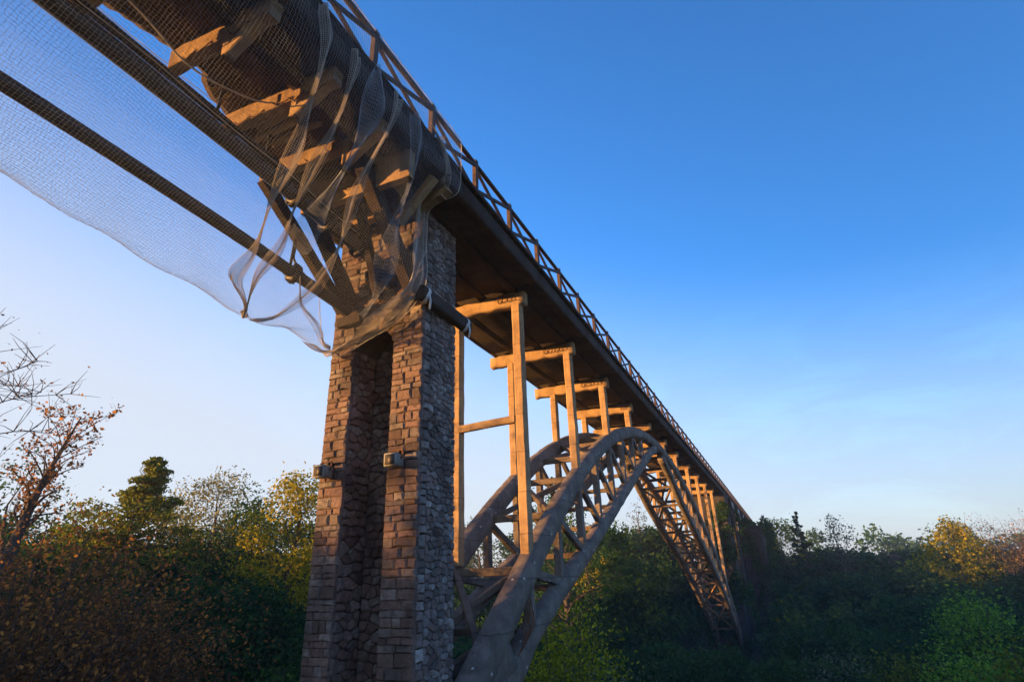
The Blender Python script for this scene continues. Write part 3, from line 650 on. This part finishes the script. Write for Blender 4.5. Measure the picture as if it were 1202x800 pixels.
def threads(lines, r, mb):
    T = []
    for Pn in lines:
        Pn = np.asarray(Pn); n = len(Pn)
        t = np.gradient(Pn, axis=0); t /= np.linalg.norm(t, axis=1)[:, None] + 1e-9
        ref = np.where(np.abs(t[:, 2:3]) > 0.8, np.array([[1., 0, 0]]), np.array([[0, 0, 1.]]))
        u = np.cross(t, ref); u /= np.linalg.norm(u, axis=1)[:, None]; v = np.cross(t, u)
        V = np.stack([Pn + r * (u * math.cos(a) + v * math.sin(a)) for a in (0, 2.0944, 4.18879)], 1).reshape(-1, 3)
        i = np.arange(n - 1)[:, None] * 3; F = np.concatenate([np.concatenate([i + k, i + (k + 1) % 3, i + 3 + (k + 1) % 3, i + 3 + k], 1) for k in range(3)])
        mb.add(V, F)
S_TAB = None
cell = 0.06
yv = np.arange(-0.6, 10.6, cell)
fine = np.linspace(0, 10, 420)
grid = []
n_s = 245
for y in yv:                                   # equal-length steps around the section
    c = np.array([net_pt(y, s) for s in fine]); d = np.concatenate([[0], np.cumsum(np.linalg.norm(np.diff(c, axis=0), axis=1))])
    q = np.linspace(0, d[-1], n_s); grid.append(np.stack([np.interp(q, d, c[:, k]) for k in range(3)], 1))
grid = np.array(grid)                          # (ny, ns, 3)
jit = rng.normal(0, 0.006, grid.shape); grid = grid + jit
mb = MB()
ny = len(yv)
# two families of threads
idx = [grid[i] for i in range(ny)] + [grid[:, k] for k in range(n_s)]
idx = idx[::1]
net = thing('safety_net', (-8.4, 8.0, 5.5), 'pale debris net slung from the railing and hanging in folds under the near span', 'net')
threads(idx, 0.0022, mb)
tag(mb.build('netting', M_NET, net), kind='stuff')
# hem ropes
for L_ in (grid[-1], grid[:, 0], grid[:, -1]):
    V, F = tube([tuple(p) for p in L_[::2]], 0.011, 5); obj('hem_rope', V, F, M_FOLD, net)
FOLDS = [
 ([(5.30,1.2),(5.44,2.0),(5.62,3.0),(5.98,3.76),(6.22,4.44),(6.64,5.16),(6.88,5.92),(7.48,6.36),(7.75,6.8)], 0.26, 7),
 ([(6.20,1.6),(6.28,2.4),(6.4,3.24),(6.52,3.88),(6.7,4.4),(7.0,4.92),(7.18,5.64),(7.66,6.56)], 0.20, 6),
 ([(7.66,1.28),(7.48,2.8),(7.54,3.56),(7.84,4.12),(8.08,4.48),(8.32,5.2),(8.26,6.12),(7.96,6.68)], 0.24, 7),
 ([(9.3,1.0),(9.82,1.72),(10.3,3.6),(10.1,4.68),(10.1,5.68),(10.25,6.68),(10.2,7.56),(10.1,8.1)], 0.6, 13),
 ([(7.9,5.2),(8.74,5.96),(9.64,7.3),(10.06,7.56)], 0.08, 4),
 ([(6.9,1.1),(6.95,2.0),(7.0,3.0),(7.1,4.0),(7.3,4.8)], 0.5, 12),
 ([(8.4,1.1),(8.5,2.0),(8.9,3.0),(9.2,4.0),(9.5,5.0),(9.7,6.2)], 0.45, 10),
 ([(10.2,2.2),(10.3,3.4),(10.32,4.6),(10.3,5.6),(10.32,6.4)], 0.3, 9),
]
for k, (path, wid, nt_) in enumerate(FOLDS):
    C = catmull([(a, b, 0) for a, b in path], 22); ls = []; G = []; nt_ = int(nt_ * 1.7); wid *= 1.35
    for j in range(nt_):
        u = -0.5 + j / (nt_ - 1)
        G.append([net_pt(min(p.x + u * wid * (0.55 + 0.45 * math.sin(i * 0.11 + k)), 10.44), p.y, 0.03 + 0.05 * math.cos(u * 7 + k)) for i, p in enumerate(C)])
    dense = k not in (5, 6)
    ls = [g for g in G]
    for i in range(0, len(C), 1 if dense else 2): ls.append([G[j][i] for j in range(nt_)])
    mb = MB(); threads(ls, 0.0052 if dense else 0.0034, mb); tag(mb.build('fold', M_FOLD if dense else M_NET, net), kind='stuff')

# ------------------------------------------------------------------ far stone viaduct with ivy
via = thing('stone_viaduct', (-8.4, 130, -8), 'dark ivy-hung stone viaduct with round arches beyond the far end of the arch', 'viaduct')
def arcade(y0, y1, span, pierw, xw0, xw1, ztop):
    mb = MB(); ring = []
    y = y0
    while y + pierw < y1:
        zb = min(g_z(-8.4, y), g_z(-8.4, y + pierw)) - 0.8
        mb.add(*sweep(line((-8.45, y + pierw / 2, zb), (-8.45, y + pierw / 2, ztop), 0.8), xw1 - xw0, pierw, 0.06, 0.9, lat=(1, 0, 0), cham=0.02))
        ya, yb = y + pierw, y + pierw + span
        if yb + pierw > y1 + 0.1: break
        c = (ya + yb) / 2; r = span / 2; zc_ = ztop - r - 0.9
        A = np.linspace(math.pi, 0, 17); V = []; F = []
        for a in A:
            yy, zz = c + r * math.cos(a), zc_ + r * math.sin(a)
            for x in (xw0 + 0.02, xw1 - 0.02): V += [(x, yy, zz), (x, yy, ztop)]
        for i in range(16):
            a = i * 4; b = a + 4; F += [(a, a + 1, b + 1, b), (a + 2, b + 2, b + 3, a + 3), (a, b, b + 2, a + 2), (a + 1, a + 3, b + 3, b + 1)]
        mb.add(V, F); ring.append((c, zc_, r)); y = yb
    mb.build('masonry', M_OLDSTONE, via, False)
    for c, zc_, r in ring:
        for a in np.linspace(0.1, math.pi - 0.1, 13):
            Mx = Matrix.Translation((xw1 + 0.02, c + (r + .3) * math.cos(a), zc_ + (r + .3) * math.sin(a))) @ Matrix.Rotation(math.pi / 2, 4, 'Z') @ Matrix.Rotation(math.pi / 2 - a, 4, 'Y') @ Matrix.Diagonal((r * 0.235, 0.2, 0.6, 1))
            V, F = U_ASH[int(a * 7) % 9]; Am = np.array(Mx); obj('arch_stone', V @ Am[:3, :3].T + Am[:3, 3], F, M_LIME, via, False)
        bar('pilaster', (xw1 + 0.05, c - r - 0.7, g_z(-7, c) - 0.5), (xw1 + 0.05, c - r - 0.7, 9.3), 0.2, 0.7, M_OLDSTONE, via, 0.03, 1.0, lat=(1, 0, 0))
arcade(82.2, 172, 6.4, 5.2, -10.6, -5.75, 9.42)
for yw, zt in ((98.5, 6.2), (105.5, 5.8), (112.5, 5.6), (119.5, 4.4), (126.5, 3.4)):      # stepped wing wall on the near side
    zb = float(g_z(-4, yw)) - 1.0
    V, F = sweep(line((-4.2, yw + 3.5, zb), (-4.2, yw + 3.5, zt), 0.7), 3.0, 6.98, 0.10, 0.8, lat=(1, 0, 0), cham=0.03); obj('wing_wall', V, F, M_OLDSTONE, via, False)
# far springing block
V, F = sweep(line((-8.4, 85.3, -11.5), (-8.4, 85.3, -7.2), 0.6), 3.6, 2.6, 0.05, 1.2, lat=(1, 0, 0), cham=0.06); obj('springing_block', V, F, M_OLDSTONE, via, False)

# ------------------------------------------------------------------ vegetation
def leaf_quads(C, size, up_bias=0.0):
    n = len(C); a = rng.normal(size=(n, 3)); a /= np.linalg.norm(a, axis=1)[:, None]
    b = rng.normal(size=(n, 3)); b[:, 2] *= 0.7; b -= a * (a * b).sum(1)[:, None]; b /= np.linalg.norm(b, axis=1)[:, None]
    c = np.cross(a, b); s = size * rng.uniform(0.55, 1.25, (n, 1)) if np.isscalar(size) else (size * rng.uniform(0.55, 1.25, n))[:, None]
    V = np.stack([C - b * s * 0.6, C + c * s * 0.33, C + b * s * 0.6, C - c * s * 0.33], 1).reshape(-1, 3)
    return V, np.arange(n * 4).reshape(-1, 4)
def clump_points(center, rad, n, sub=0.3):
    d = rng.normal(size=(n, 3)); d /= np.linalg.norm(d, axis=1)[:, None]; r = rng.uniform(0.15, 1, (n, 1)) ** 0.5
    return np.asarray(center) + d * r * rad
def make_tree(name, x, y, top, R, kind, mat, label, cat='tree', leaf=0.22, n_leaf=6000, lean=(0, 0), trunk_r=None, n_cl=46, squash=1.0, group=None, crown0=0.28, twig=0.0, seed=None):
    if seed is not None: random.seed(seed)
    z0 = float(g_z(x, y)) - 0.3; H = top - z0
    t = thing(name, (x, y, z0), label, cat, group); tr = trunk_r or H * 0.022
    mbt = MB()
    tp = [Vector((x + lean[0] * f ** 1.3 * H + 0.25 * noise.noise(Vector((x, f * 3, 1))) * R * f, y + lean[1] * f ** 1.3 * H + 0.25 * noise.noise(Vector((y, f * 3, 9))) * R * f, z0 + H * 0.93 * f)) for f in np.linspace(0, 1, 9)]
    mbt.add(*tube(tp, [tr * (1 - 0.94 * f) * (1.35 if f == 0 else 1) for f in np.linspace(0, 1, 9)], 7))
    def trunk_at(f): k = f * 8; i = min(int(k), 7); return tp[i].lerp(tp[i + 1], k - i)
    pts = []; cl = []
    for k in range(n_cl):
        f = crown0 + (1 - crown0) * ((k + random.random()) / n_cl)
        if kind == 'conifer': rad = R * (1.03 - f) / (1 - crown0) * random.uniform(0.2, 1.15)
        elif kind == 'fan': rad = R * random.uniform(0.3, 1.0) * (f ** 1.2)
        else: rad = R * math.sin(math.pi * min(0.97, (f - crown0) / (1 - crown0) * 0.78 + 0.18)) * random.uniform(0.45, 1.1)
        ang = k * 2.39996 + random.uniform(-.5, .5)
        b = trunk_at(max(0.12, f * (0.93 if kind == 'conifer' else 0.78)))
        if kind == 'fan': b = trunk_at(max(0.3, f * 0.94))
        e = Vector((trunk_at(f).x + math.cos(ang) * rad, trunk_at(f).y + math.sin(ang) * rad, z0 + H * (f * 0.97) - (rad * 0.22 if kind == 'conifer' else 0) + random.uniform(-.03, .03) * H))
        mid = b.lerp(e, 0.5) + Vector((random.uniform(-.1, .1) * R, random.uniform(-.1, .1) * R, (0.08 if kind != 'conifer' else 0.02) * R))
        rr = tr * 0.34 * (1.1 - f); br = catmull([b, mid, e], 3); mbt.add(*tube(br, [max(0.012, rr * (1 - q / len(br) * 0.85)) for q in range(len(br))], 5))
        cl.append((e, br, f))
    lv = []
    per = n_leaf // n_cl
    for e, br, f in cl:
        cr = R * (0.30 if kind == 'broad' else (0.035 + 0.24 * (1 - f)) if kind == 'conifer' else 0.22) * random.uniform(0.65, 1.3)
        if twig:
            for q in range(int(twig)):
                d = Vector((random.gauss(0, 1), random.gauss(0, 1), random.gauss(0.55, 0.8))).normalized(); ln = R * random.uniform(0.15, 0.42)
                s = br[random.randrange(len(br) // 2, len(br))]; k2 = s + d * ln * 0.5 + Vector((random.uniform(-1, 1), random.uniform(-1, 1), random.uniform(-.5, 1))) * ln * 0.12
                mbt.add(*tube([s, k2, s + d * ln], [0.013 * R / 3, 0.008 * R / 3, 0.004 * R / 3], 4)); 
                if per > 0 : lv.append(np.array([tuple(s + d * ln * random.uniform(0.3, 1.0)) for _ in range(max(1, per // int(twig)))]) + rng.normal(0, 0.06 * R, (max(1, per // int(twig)), 3)))
        elif per > 0:
            p = clump_points((0, 0, 0), 1.0, int(per * 0.75)); p = p * np.array([cr, cr, cr * (0.45 if kind == 'conifer' else 0.75)]) + np.array(e); lv.append(p)
            q = rng.uniform(0, 1, (per - int(per * 0.75), 1)); m0 = np.array(br[0]); m1 = np.array(br[-1]); lv.append(m0 + (m1 - m0) * (0.35 + 0.65 * q) + rng.normal(0, cr * 0.45, (len(q), 3)))
    mbt.build('trunk', M_BARK, t)
    if lv:
        C = np.concatenate(lv); V, F = leaf_quads(C, leaf); o = obj('crown', V, F, M_LEAF[mat], t, False)
    return t
def dirpos(px, py, dist):
    d = CM @ np.array([(px - 601) / 656, (py - 400) / 656, 1.0]); d = d / math.hypot(d[0], d[1]) * dist; return float(d[0]), float(d[1]), float(d[2])
def bush(px, py, dist, R, H, mat, label, leaf=0.16, n=4500, name='bush', rust=False, nst=26):
    """py = pixel height of the bush's top"""
    x, y, zt = dirpos(px, py, dist); z0 = float(g_z(x, y)) - 0.2; H = zt - z0
    t = thing(name, (x, y, z0), label, 'bush'); mbt = MB(); lv = []
    for k in range(nst):
        a = k * 2.4; rr = R * math.sqrt((k + 0.5) / nst); hh = H * (1 - 0.42 * (rr / R) ** 2) * random.uniform(0.72, 1.02)
        e = Vector((x + math.cos(a) * rr, y + math.sin(a) * rr, z0 + hh)); b = Vector((x + math.cos(a) * rr * 0.25, y + math.sin(a) * rr * 0.25, z0))
        br = catmull([b, b.lerp(e, .55) + Vector((0, 0, 0.06 * H)), e], 4); mbt.add(*tube(br, [0.045 * (1 - 0.8 * q / len(br)) for q in range(len(br))], 4))
        p = n // nst; f = rng.uniform(0.25, 1.0, (p, 1)) ** 0.7; m0 = np.array(b); m1 = np.array(e)
        sp = min(0.30 * R, 0.9) if not rust else 0.24 * R
        lv.append(m0 + (m1 - m0) * f + rng.normal(0, 1, (p, 3)) * sp * np.array([1, 1, 0.6]) * (0.35 + 0.65 * f))
    mbt.build('stem', M_BARK, t); V, F = leaf_quads(np.concatenate(lv), leaf); obj('foliage', V, F, M_LEAF[mat], t, False)
    return t
T = lambda px, py, d: dirpos(px, py, d)
# --- left side
x, y, z = T(168, 530, 42); make_tree('conifer_tree', x, y, z, 8.2, 'conifer', 'olive', 'pointed olive-gold tree, tallest of the leafy trees on the left skyline', leaf=0.19, n_leaf=32000, n_cl=190, crown0=0.1)
x, y, z = T(-8, 600, 30); make_tree('leaning_tree', x, y, 7.8, 1.7, 'fan', 'rust', 'leaning dark-trunked tree with a tuft of orange leaves at its top', leaf=0.15, n_leaf=1400, lean=(0.10, 0.12), n_cl=34, trunk_r=0.42, crown0=0.62, twig=7, seed=5)
x, y, z = T(-22, 420, 24); make_tree('bare_tree', x, y, 7.9, 3.6, 'fan', 'rust', 'almost bare tree whose thin branches reach in from the left edge', leaf=0.10, n_leaf=300, n_cl=40, crown0=0.35, twig=14, seed=11)
x, y, z = T(30, 545, 36); make_tree('thin_tree', x, y, z, 5.0, 'broad', 'dark', 'thin dark-leaved tree behind the leaning trunk at the left edge', leaf=0.17, n_leaf=2600, n_cl=40, crown0=0.2, seed=21)
x, y, z = T(110, 592, 46); make_tree('broadleaf_tree', x, y, z, 3.6, 'broad', 'olive', 'small loose tree between the leaning trunk and the pointed tree', leaf=0.2, n_leaf=2200, n_cl=36, crown0=0.2, seed=22)
x, y, z = T(262, 556, 50); make_tree('sparse_tree', x, y, z, 5.2, 'broad', 'pale', 'pale thin-leaved tree between the pointed tree and the yellow one', leaf=0.2, n_leaf=11000, n_cl=70, crown0=0.15, seed=23)
x, y, z = T(228, 640, 44); make_tree('broadleaf_tree', x, y, z + 1.5, 2.6, 'broad', 'olive', 'small yellow-green tree with slim stems under the pale tree', leaf=0.2, n_leaf=2200, n_cl=30, crown0=0.15, seed=24)
x, y, z = T(352, 556, 38); make_tree('autumn_tree', x, y, z, 3.6, 'broad', 'yellow', 'golden yellow tree just left of the stone pier', leaf=0.2, n_leaf=9000, n_cl=48, crown0=0.45, seed=25)
x, y, z = T(300, 585, 46); make_tree('broadleaf_tree', x, y, z, 4.2, 'broad', 'dark', 'dark green tree between the pale tree and the golden tree', leaf=0.24, n_leaf=5200, n_cl=46, crown0=0.1, seed=26)
bush(45, 612, 20, 4.9, 6, 'rust', 'big rust-brown bush with copper leaves at lower left', leaf=0.105, n=26000, name='copper_bush', rust=True, nst=60)
bush(150, 684, 19, 2.5, 4, 'rust', 'smaller rust-brown bush, right and lower of the big copper one', leaf=0.10, n=10000, name='copper_bush', rust=True, nst=40)
bush(118, 786, 13, 0.7, 1, 'bright', 'tiny bright green bush at the bottom edge under the copper bushes', leaf=0.09, n=900)
bush(330, 770, 26, 1.6, 2, 'mid', 'green bush in the shade left of the pier foot', leaf=0.16, n=2500)
# --- under the arch
bush(662, 704, 27, 2.4, 4, 'lime', 'yellow-green bush under the near half of the arch', leaf=0.17, n=6000, name='olive_bush')
bush(705, 778, 24, 3.0, 2, 'grey', 'low grey-green bush at the bottom under the arch', leaf=0.13, n=4500)
x, y, z = T(718, 612, 75); make_tree('broadleaf_tree', x, y, z, 5.0, 'broad', 'mid', 'green tree seen through the open arch, left of its lit far leg', leaf=0.32, n_leaf=5200, n_cl=46, crown0=0.1, seed=31)
x, y, z = T(690, 650, 70); make_tree('autumn_tree', x, y, z + 2.0, 2.4, 'broad', 'yellow', 'small yellow-tinged tree seen through the arch', leaf=0.28, n_leaf=700, n_cl=14, crown0=0.55, seed=32)
x, y, z = T(655, 560, 64); make_tree('broadleaf_tree', x, y, z, 6.0, 'broad', 'mid', 'tall green tree behind the trussed arch web', leaf=0.3, n_leaf=6000, n_cl=50, crown0=0.1, seed=33)
x, y, z = T(560, 612, 90); make_tree('broadleaf_tree', x, y, z, 6.0, 'broad', 'grey', 'hazy tree between the stone pier and the first column', leaf=0.35, n_leaf=3500, n_cl=40, crown0=0.1, seed=34)
x, y, z = T(750, 585, 100); make_tree('sparse_tree', x, y, z, 4.0, 'broad', 'grey', 'thin grey tree against the sky beneath the arch crown', leaf=0.28, n_leaf=900, n_cl=30, crown0=0.3, twig=5, seed=35)
# --- right side
x, y, z = T(912, 612, 128); make_tree('autumn_tree', x, y, z, 6.0, 'broad', 'yellow', 'yellow tree at the far right end of the bridge deck', leaf=0.42, n_leaf=4200, n_cl=46, crown0=0.3, seed=41)
x, y, z = T(934, 600, 122); make_tree('conifer_tree', x, y, z, 4.2, 'conifer', 'dark', 'dark pointed tree beside the yellow one at the far deck end', leaf=0.4, n_leaf=4200, n_cl=46, crown0=0.2, seed=42)
x, y, z = T(976, 606, 112); make_tree('sparse_tree', x, y, z, 4.2, 'broad', 'grey', 'open feathery tree standing alone against the right sky', leaf=0.34, n_leaf=1300, n_cl=40, crown0=0.35, twig=4, seed=43)
x, y, z = T(1112, 610, 105); make_tree('autumn_tree', x, y, z, 5.2, 'broad', 'yellow', 'round golden tree on the right skyline', leaf=0.38, n_leaf=5200, n_cl=50, crown0=0.3, seed=44)
x, y, z = T(1186, 612, 98); make_tree('bare_tree', x, y, z, 6.0, 'fan', 'pink', 'bare pinkish tree at the right edge of the skyline', leaf=0.2, n_leaf=2400, n_cl=60, crown0=0.35, twig=8, seed=45)
x, y, z = T(1040, 634, 118); make_tree('bare_tree', x, y, z, 4.0, 'fan', 'pink', 'low bare tree in the gap of the right skyline', leaf=0.22, n_leaf=700, n_cl=36, crown0=0.3, twig=6, seed=46)
bush(1128, 684, 62, 2.8, 5, 'bright', 'bright green bushy clump high on the shaded right bank', leaf=0.26, n=5200)
bush(1132, 752, 44, 2.6, 4, 'bright', 'bright green bush at the bottom right', leaf=0.2, n=4200)
bush(1066, 760, 46, 2.4, 3, 'olive', 'olive bush at the bottom, left of the bright green one', leaf=0.2, n=3600)
bush(985, 768, 48, 2.6, 3, 'grey', 'grey-green bush at the bottom near the viaduct foot', leaf=0.2, n=3600)
bush(1206, 712, 30, 1.8, 4, 'olive', 'yellow-green bush cut by the right edge', leaf=0.15, n=4200, name='olive_bush')

def woodland(name, label, spots, mat, per, leaf):
    C = []; S = []
    for x, y, top, R in spots:
        z0 = float(g_z(x, y)); H = max(3.0, top - z0); n_cl = 26; d = math.hypot(x, y); lf = leaf * max(0.7, d / 60)
        for k in range(n_cl):
            f = random.uniform(0.02, 1.0); rad = R * (math.sin(math.pi * min(0.96, f * 0.62 + 0.36)) ** 0.6) * random.uniform(0.55, 1.05); a = random.uniform(0, 6.283)
            c = np.array([x + math.cos(a) * rad, y + math.sin(a) * rad, z0 + H * f * 0.95]); cr = R * random.uniform(0.26, 0.48)
            p = clump_points((0, 0, 0), 1.0, per // n_cl) * np.array([cr, cr, cr * 0.8]) + c; C.append(p); S.append(np.full(len(p), lf))
    V, F = leaf_quads(np.concatenate(C), np.concatenate(S)); o = obj(name, V, F, M_LEAF[mat], None, False); return tag(o, label, 'woodland', kind='stuff')
sp = []
for px in range(-60, 380, 22):                      # left bank wood
    for dist, py in ((34, 700), (44, 655), (56, 622)):
        x, y, z = T(px + random.uniform(-9, 9), py + random.uniform(-22, 22), dist * random.uniform(0.92, 1.08)); sp.append((x, y, z, dist * 0.075))
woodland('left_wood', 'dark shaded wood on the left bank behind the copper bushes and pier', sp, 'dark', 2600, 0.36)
sp = []
for px in range(520, 880, 24):
    for dist, py in ((72, 690), (86, 650), (104, 628)):
        if 540 < px < 600 and dist > 80: continue
        x, y, z = T(px + random.uniform(-9, 9), py + random.uniform(-12, 20), dist * random.uniform(0.94, 1.06))
        if x > -13.5 - 0.04 * max(0, y - 60): continue
        sp.append((x, y, z, dist * 0.062))
for px in range(540, 900, 30):
    x, y, z = T(px, random.uniform(755, 785), 52); sp.append((x, y, z, 3.2))
sp += [(random.uniform(-32, -17), random.uniform(86, 125), random.uniform(5.5, 8), 4.5) for _ in range(14)]  # extra trees added left of the viaduct to shade its masonry
sp += [(-17.5, 73.5, 6.4, 3.4), (-20.5, 71, 6.4, 3.6), (-25, 68.5, 6.6, 3.8)]  # more added trees, placed to keep the sun off the viaduct front
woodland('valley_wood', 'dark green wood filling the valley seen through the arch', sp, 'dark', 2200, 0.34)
sp = []
for px in range(925, 1290, 22):
    for dist, py in ((50, 785), (64, 748), (80, 715), (98, 688), (118, 668)):
        x, y, z = T(px + random.uniform(-9, 9), py + random.uniform(-14, 14), dist * random.uniform(0.94, 1.06)); sp.append((x, y, z, dist * 0.055))
for px in range(960, 1300, 20):
    x, y, z = T(px, random.uniform(650, 662), 135); sp.append((x, y, z, 6.5))
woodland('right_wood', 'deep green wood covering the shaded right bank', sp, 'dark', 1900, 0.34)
sp = [(random.uniform(-420, 420), random.uniform(190, 380), random.uniform(9, 13), random.uniform(6, 9)) for _ in range(110)]
sp = [s for s in sp if s[2] / math.hypot(s[0], s[1]) < 0.055]
woodland('distant_wood', 'distant wood closing the horizon', sp, 'mid', 500, 0.30)
# trees on the slope behind and left of the camera: they keep the low sun off the valley floor
sp = []
for k in range(60):
    a = math.radians(random.uniform(196, 268)); d = random.uniform(38, 75); x, y = math.sin(a) * d, math.cos(a) * d
    sp.append((x - 4, y, random.uniform(2.0, 6.4), 4.0))
woodland('slope_wood', 'wood on the slope behind the viewpoint', sp, 'mid', 1100, 0.6)
# ivy over the far viaduct
C = [clump_points((0, 0, 0), 1.0, 110) * np.array([0.9, 0.35, 1.2]) + np.array([random.uniform(-10.4, -5.9), 82.0, random.uniform(-9, 7.5)]) for _ in range(34)]
for _ in range(46):
    yy = random.uniform(98, 132); xx = random.uniform(-5.6, -2.6); zz = float(np.interp(yy, [98, 112, 132], [6.6, 5.9, 3.6])) - 0.9 * max(0, xx + 4.2) * random.random() * 2
    C.append(clump_points((0, 0, 0), 1.0, 120) * np.array([0.7, 1.2, 0.9]) + np.array([xx, yy, zz]))
for _ in range(20): C.append(clump_points((0, 0, 0), 1.0, 90) * np.array([0.35, 0.9, 1.6]) + np.array([-2.65, random.uniform(98.5, 130), random.uniform(-6, 5)]))
for _ in range(14): C.append(clump_points((0, 0, 0), 1.0, 90) * np.array([0.8, 0.35, 1.5]) + np.array([random.uniform(-5.4, -2.8), 98.4, random.uniform(-7, 5.5)]))
for k in range(330):
    y = random.uniform(86, 170); f = random.random(); top = 8.4 - 2.2 * abs(noise.noise(Vector((y * 0.13, 2, 0)))) * 2
    g0 = float(g_z(-5, y)); z = g0 + (top - g0) * f ** 0.9; bul = 0.3 + (1.2 + 2.4 * (1 - f)) * min(1, max(0, (y - 90) / 28)) 
    if random.random() < (0.9 if y < 118 and z > -2 else 0.55): continue
    p = clump_points((0, 0, 0), 1.0, 120) * np.array([0.5 + 0.2 * bul, 1.5, 1.1]) + np.array([(-5.7 if y < 98 else -2.7) + 0.5 * bul * random.random(), y, z]); C.append(p)
V, F = leaf_quads(np.concatenate(C), 0.42); tag(obj('ivy', V, F, M_LEAF['dark'], None, False), 'dark ivy hanging over the far stone viaduct', 'ivy', kind='stuff')
# low undergrowth on the valley floor
n = 60000; X = rng.uniform(-45, 45, n); Y = rng.uniform(6, 75, n); C = np.stack([X, Y, g_z(X, Y) + rng.uniform(0, 0.8, n) ** 1.5 + 0.1], 1)
V, F = leaf_quads(C, 0.28); tag(obj('undergrowth', V, F, M_LEAF['mid'], None, False), 'low leafy undergrowth on the valley floor', 'undergrowth', kind='stuff')

# ------------------------------------------------------------------ thin blue air over the valley
V, F = box(-2520, 2520, -1220, 3020, -14.0, 16.0)
hm = bpy.data.materials.new('thin_haze'); hm.use_nodes = True; hn = hm.node_tree; hn.nodes.clear()
ho = hn.nodes.new('ShaderNodeOutputMaterial'); pv = hn.nodes.new('ShaderNodeVolumePrincipled')
pv.inputs['Color'].default_value = (0.72, 0.86, 1.0, 1); pv.inputs['Density'].default_value = 0.00055; pv.inputs['Anisotropy'].default_value = 0.2
hn.links.new(pv.outputs[0], ho.inputs['Volume'])
tag(obj('haze', V, F, hm, None, False), 'thin bluish autumn haze over the valley', kind='stuff')
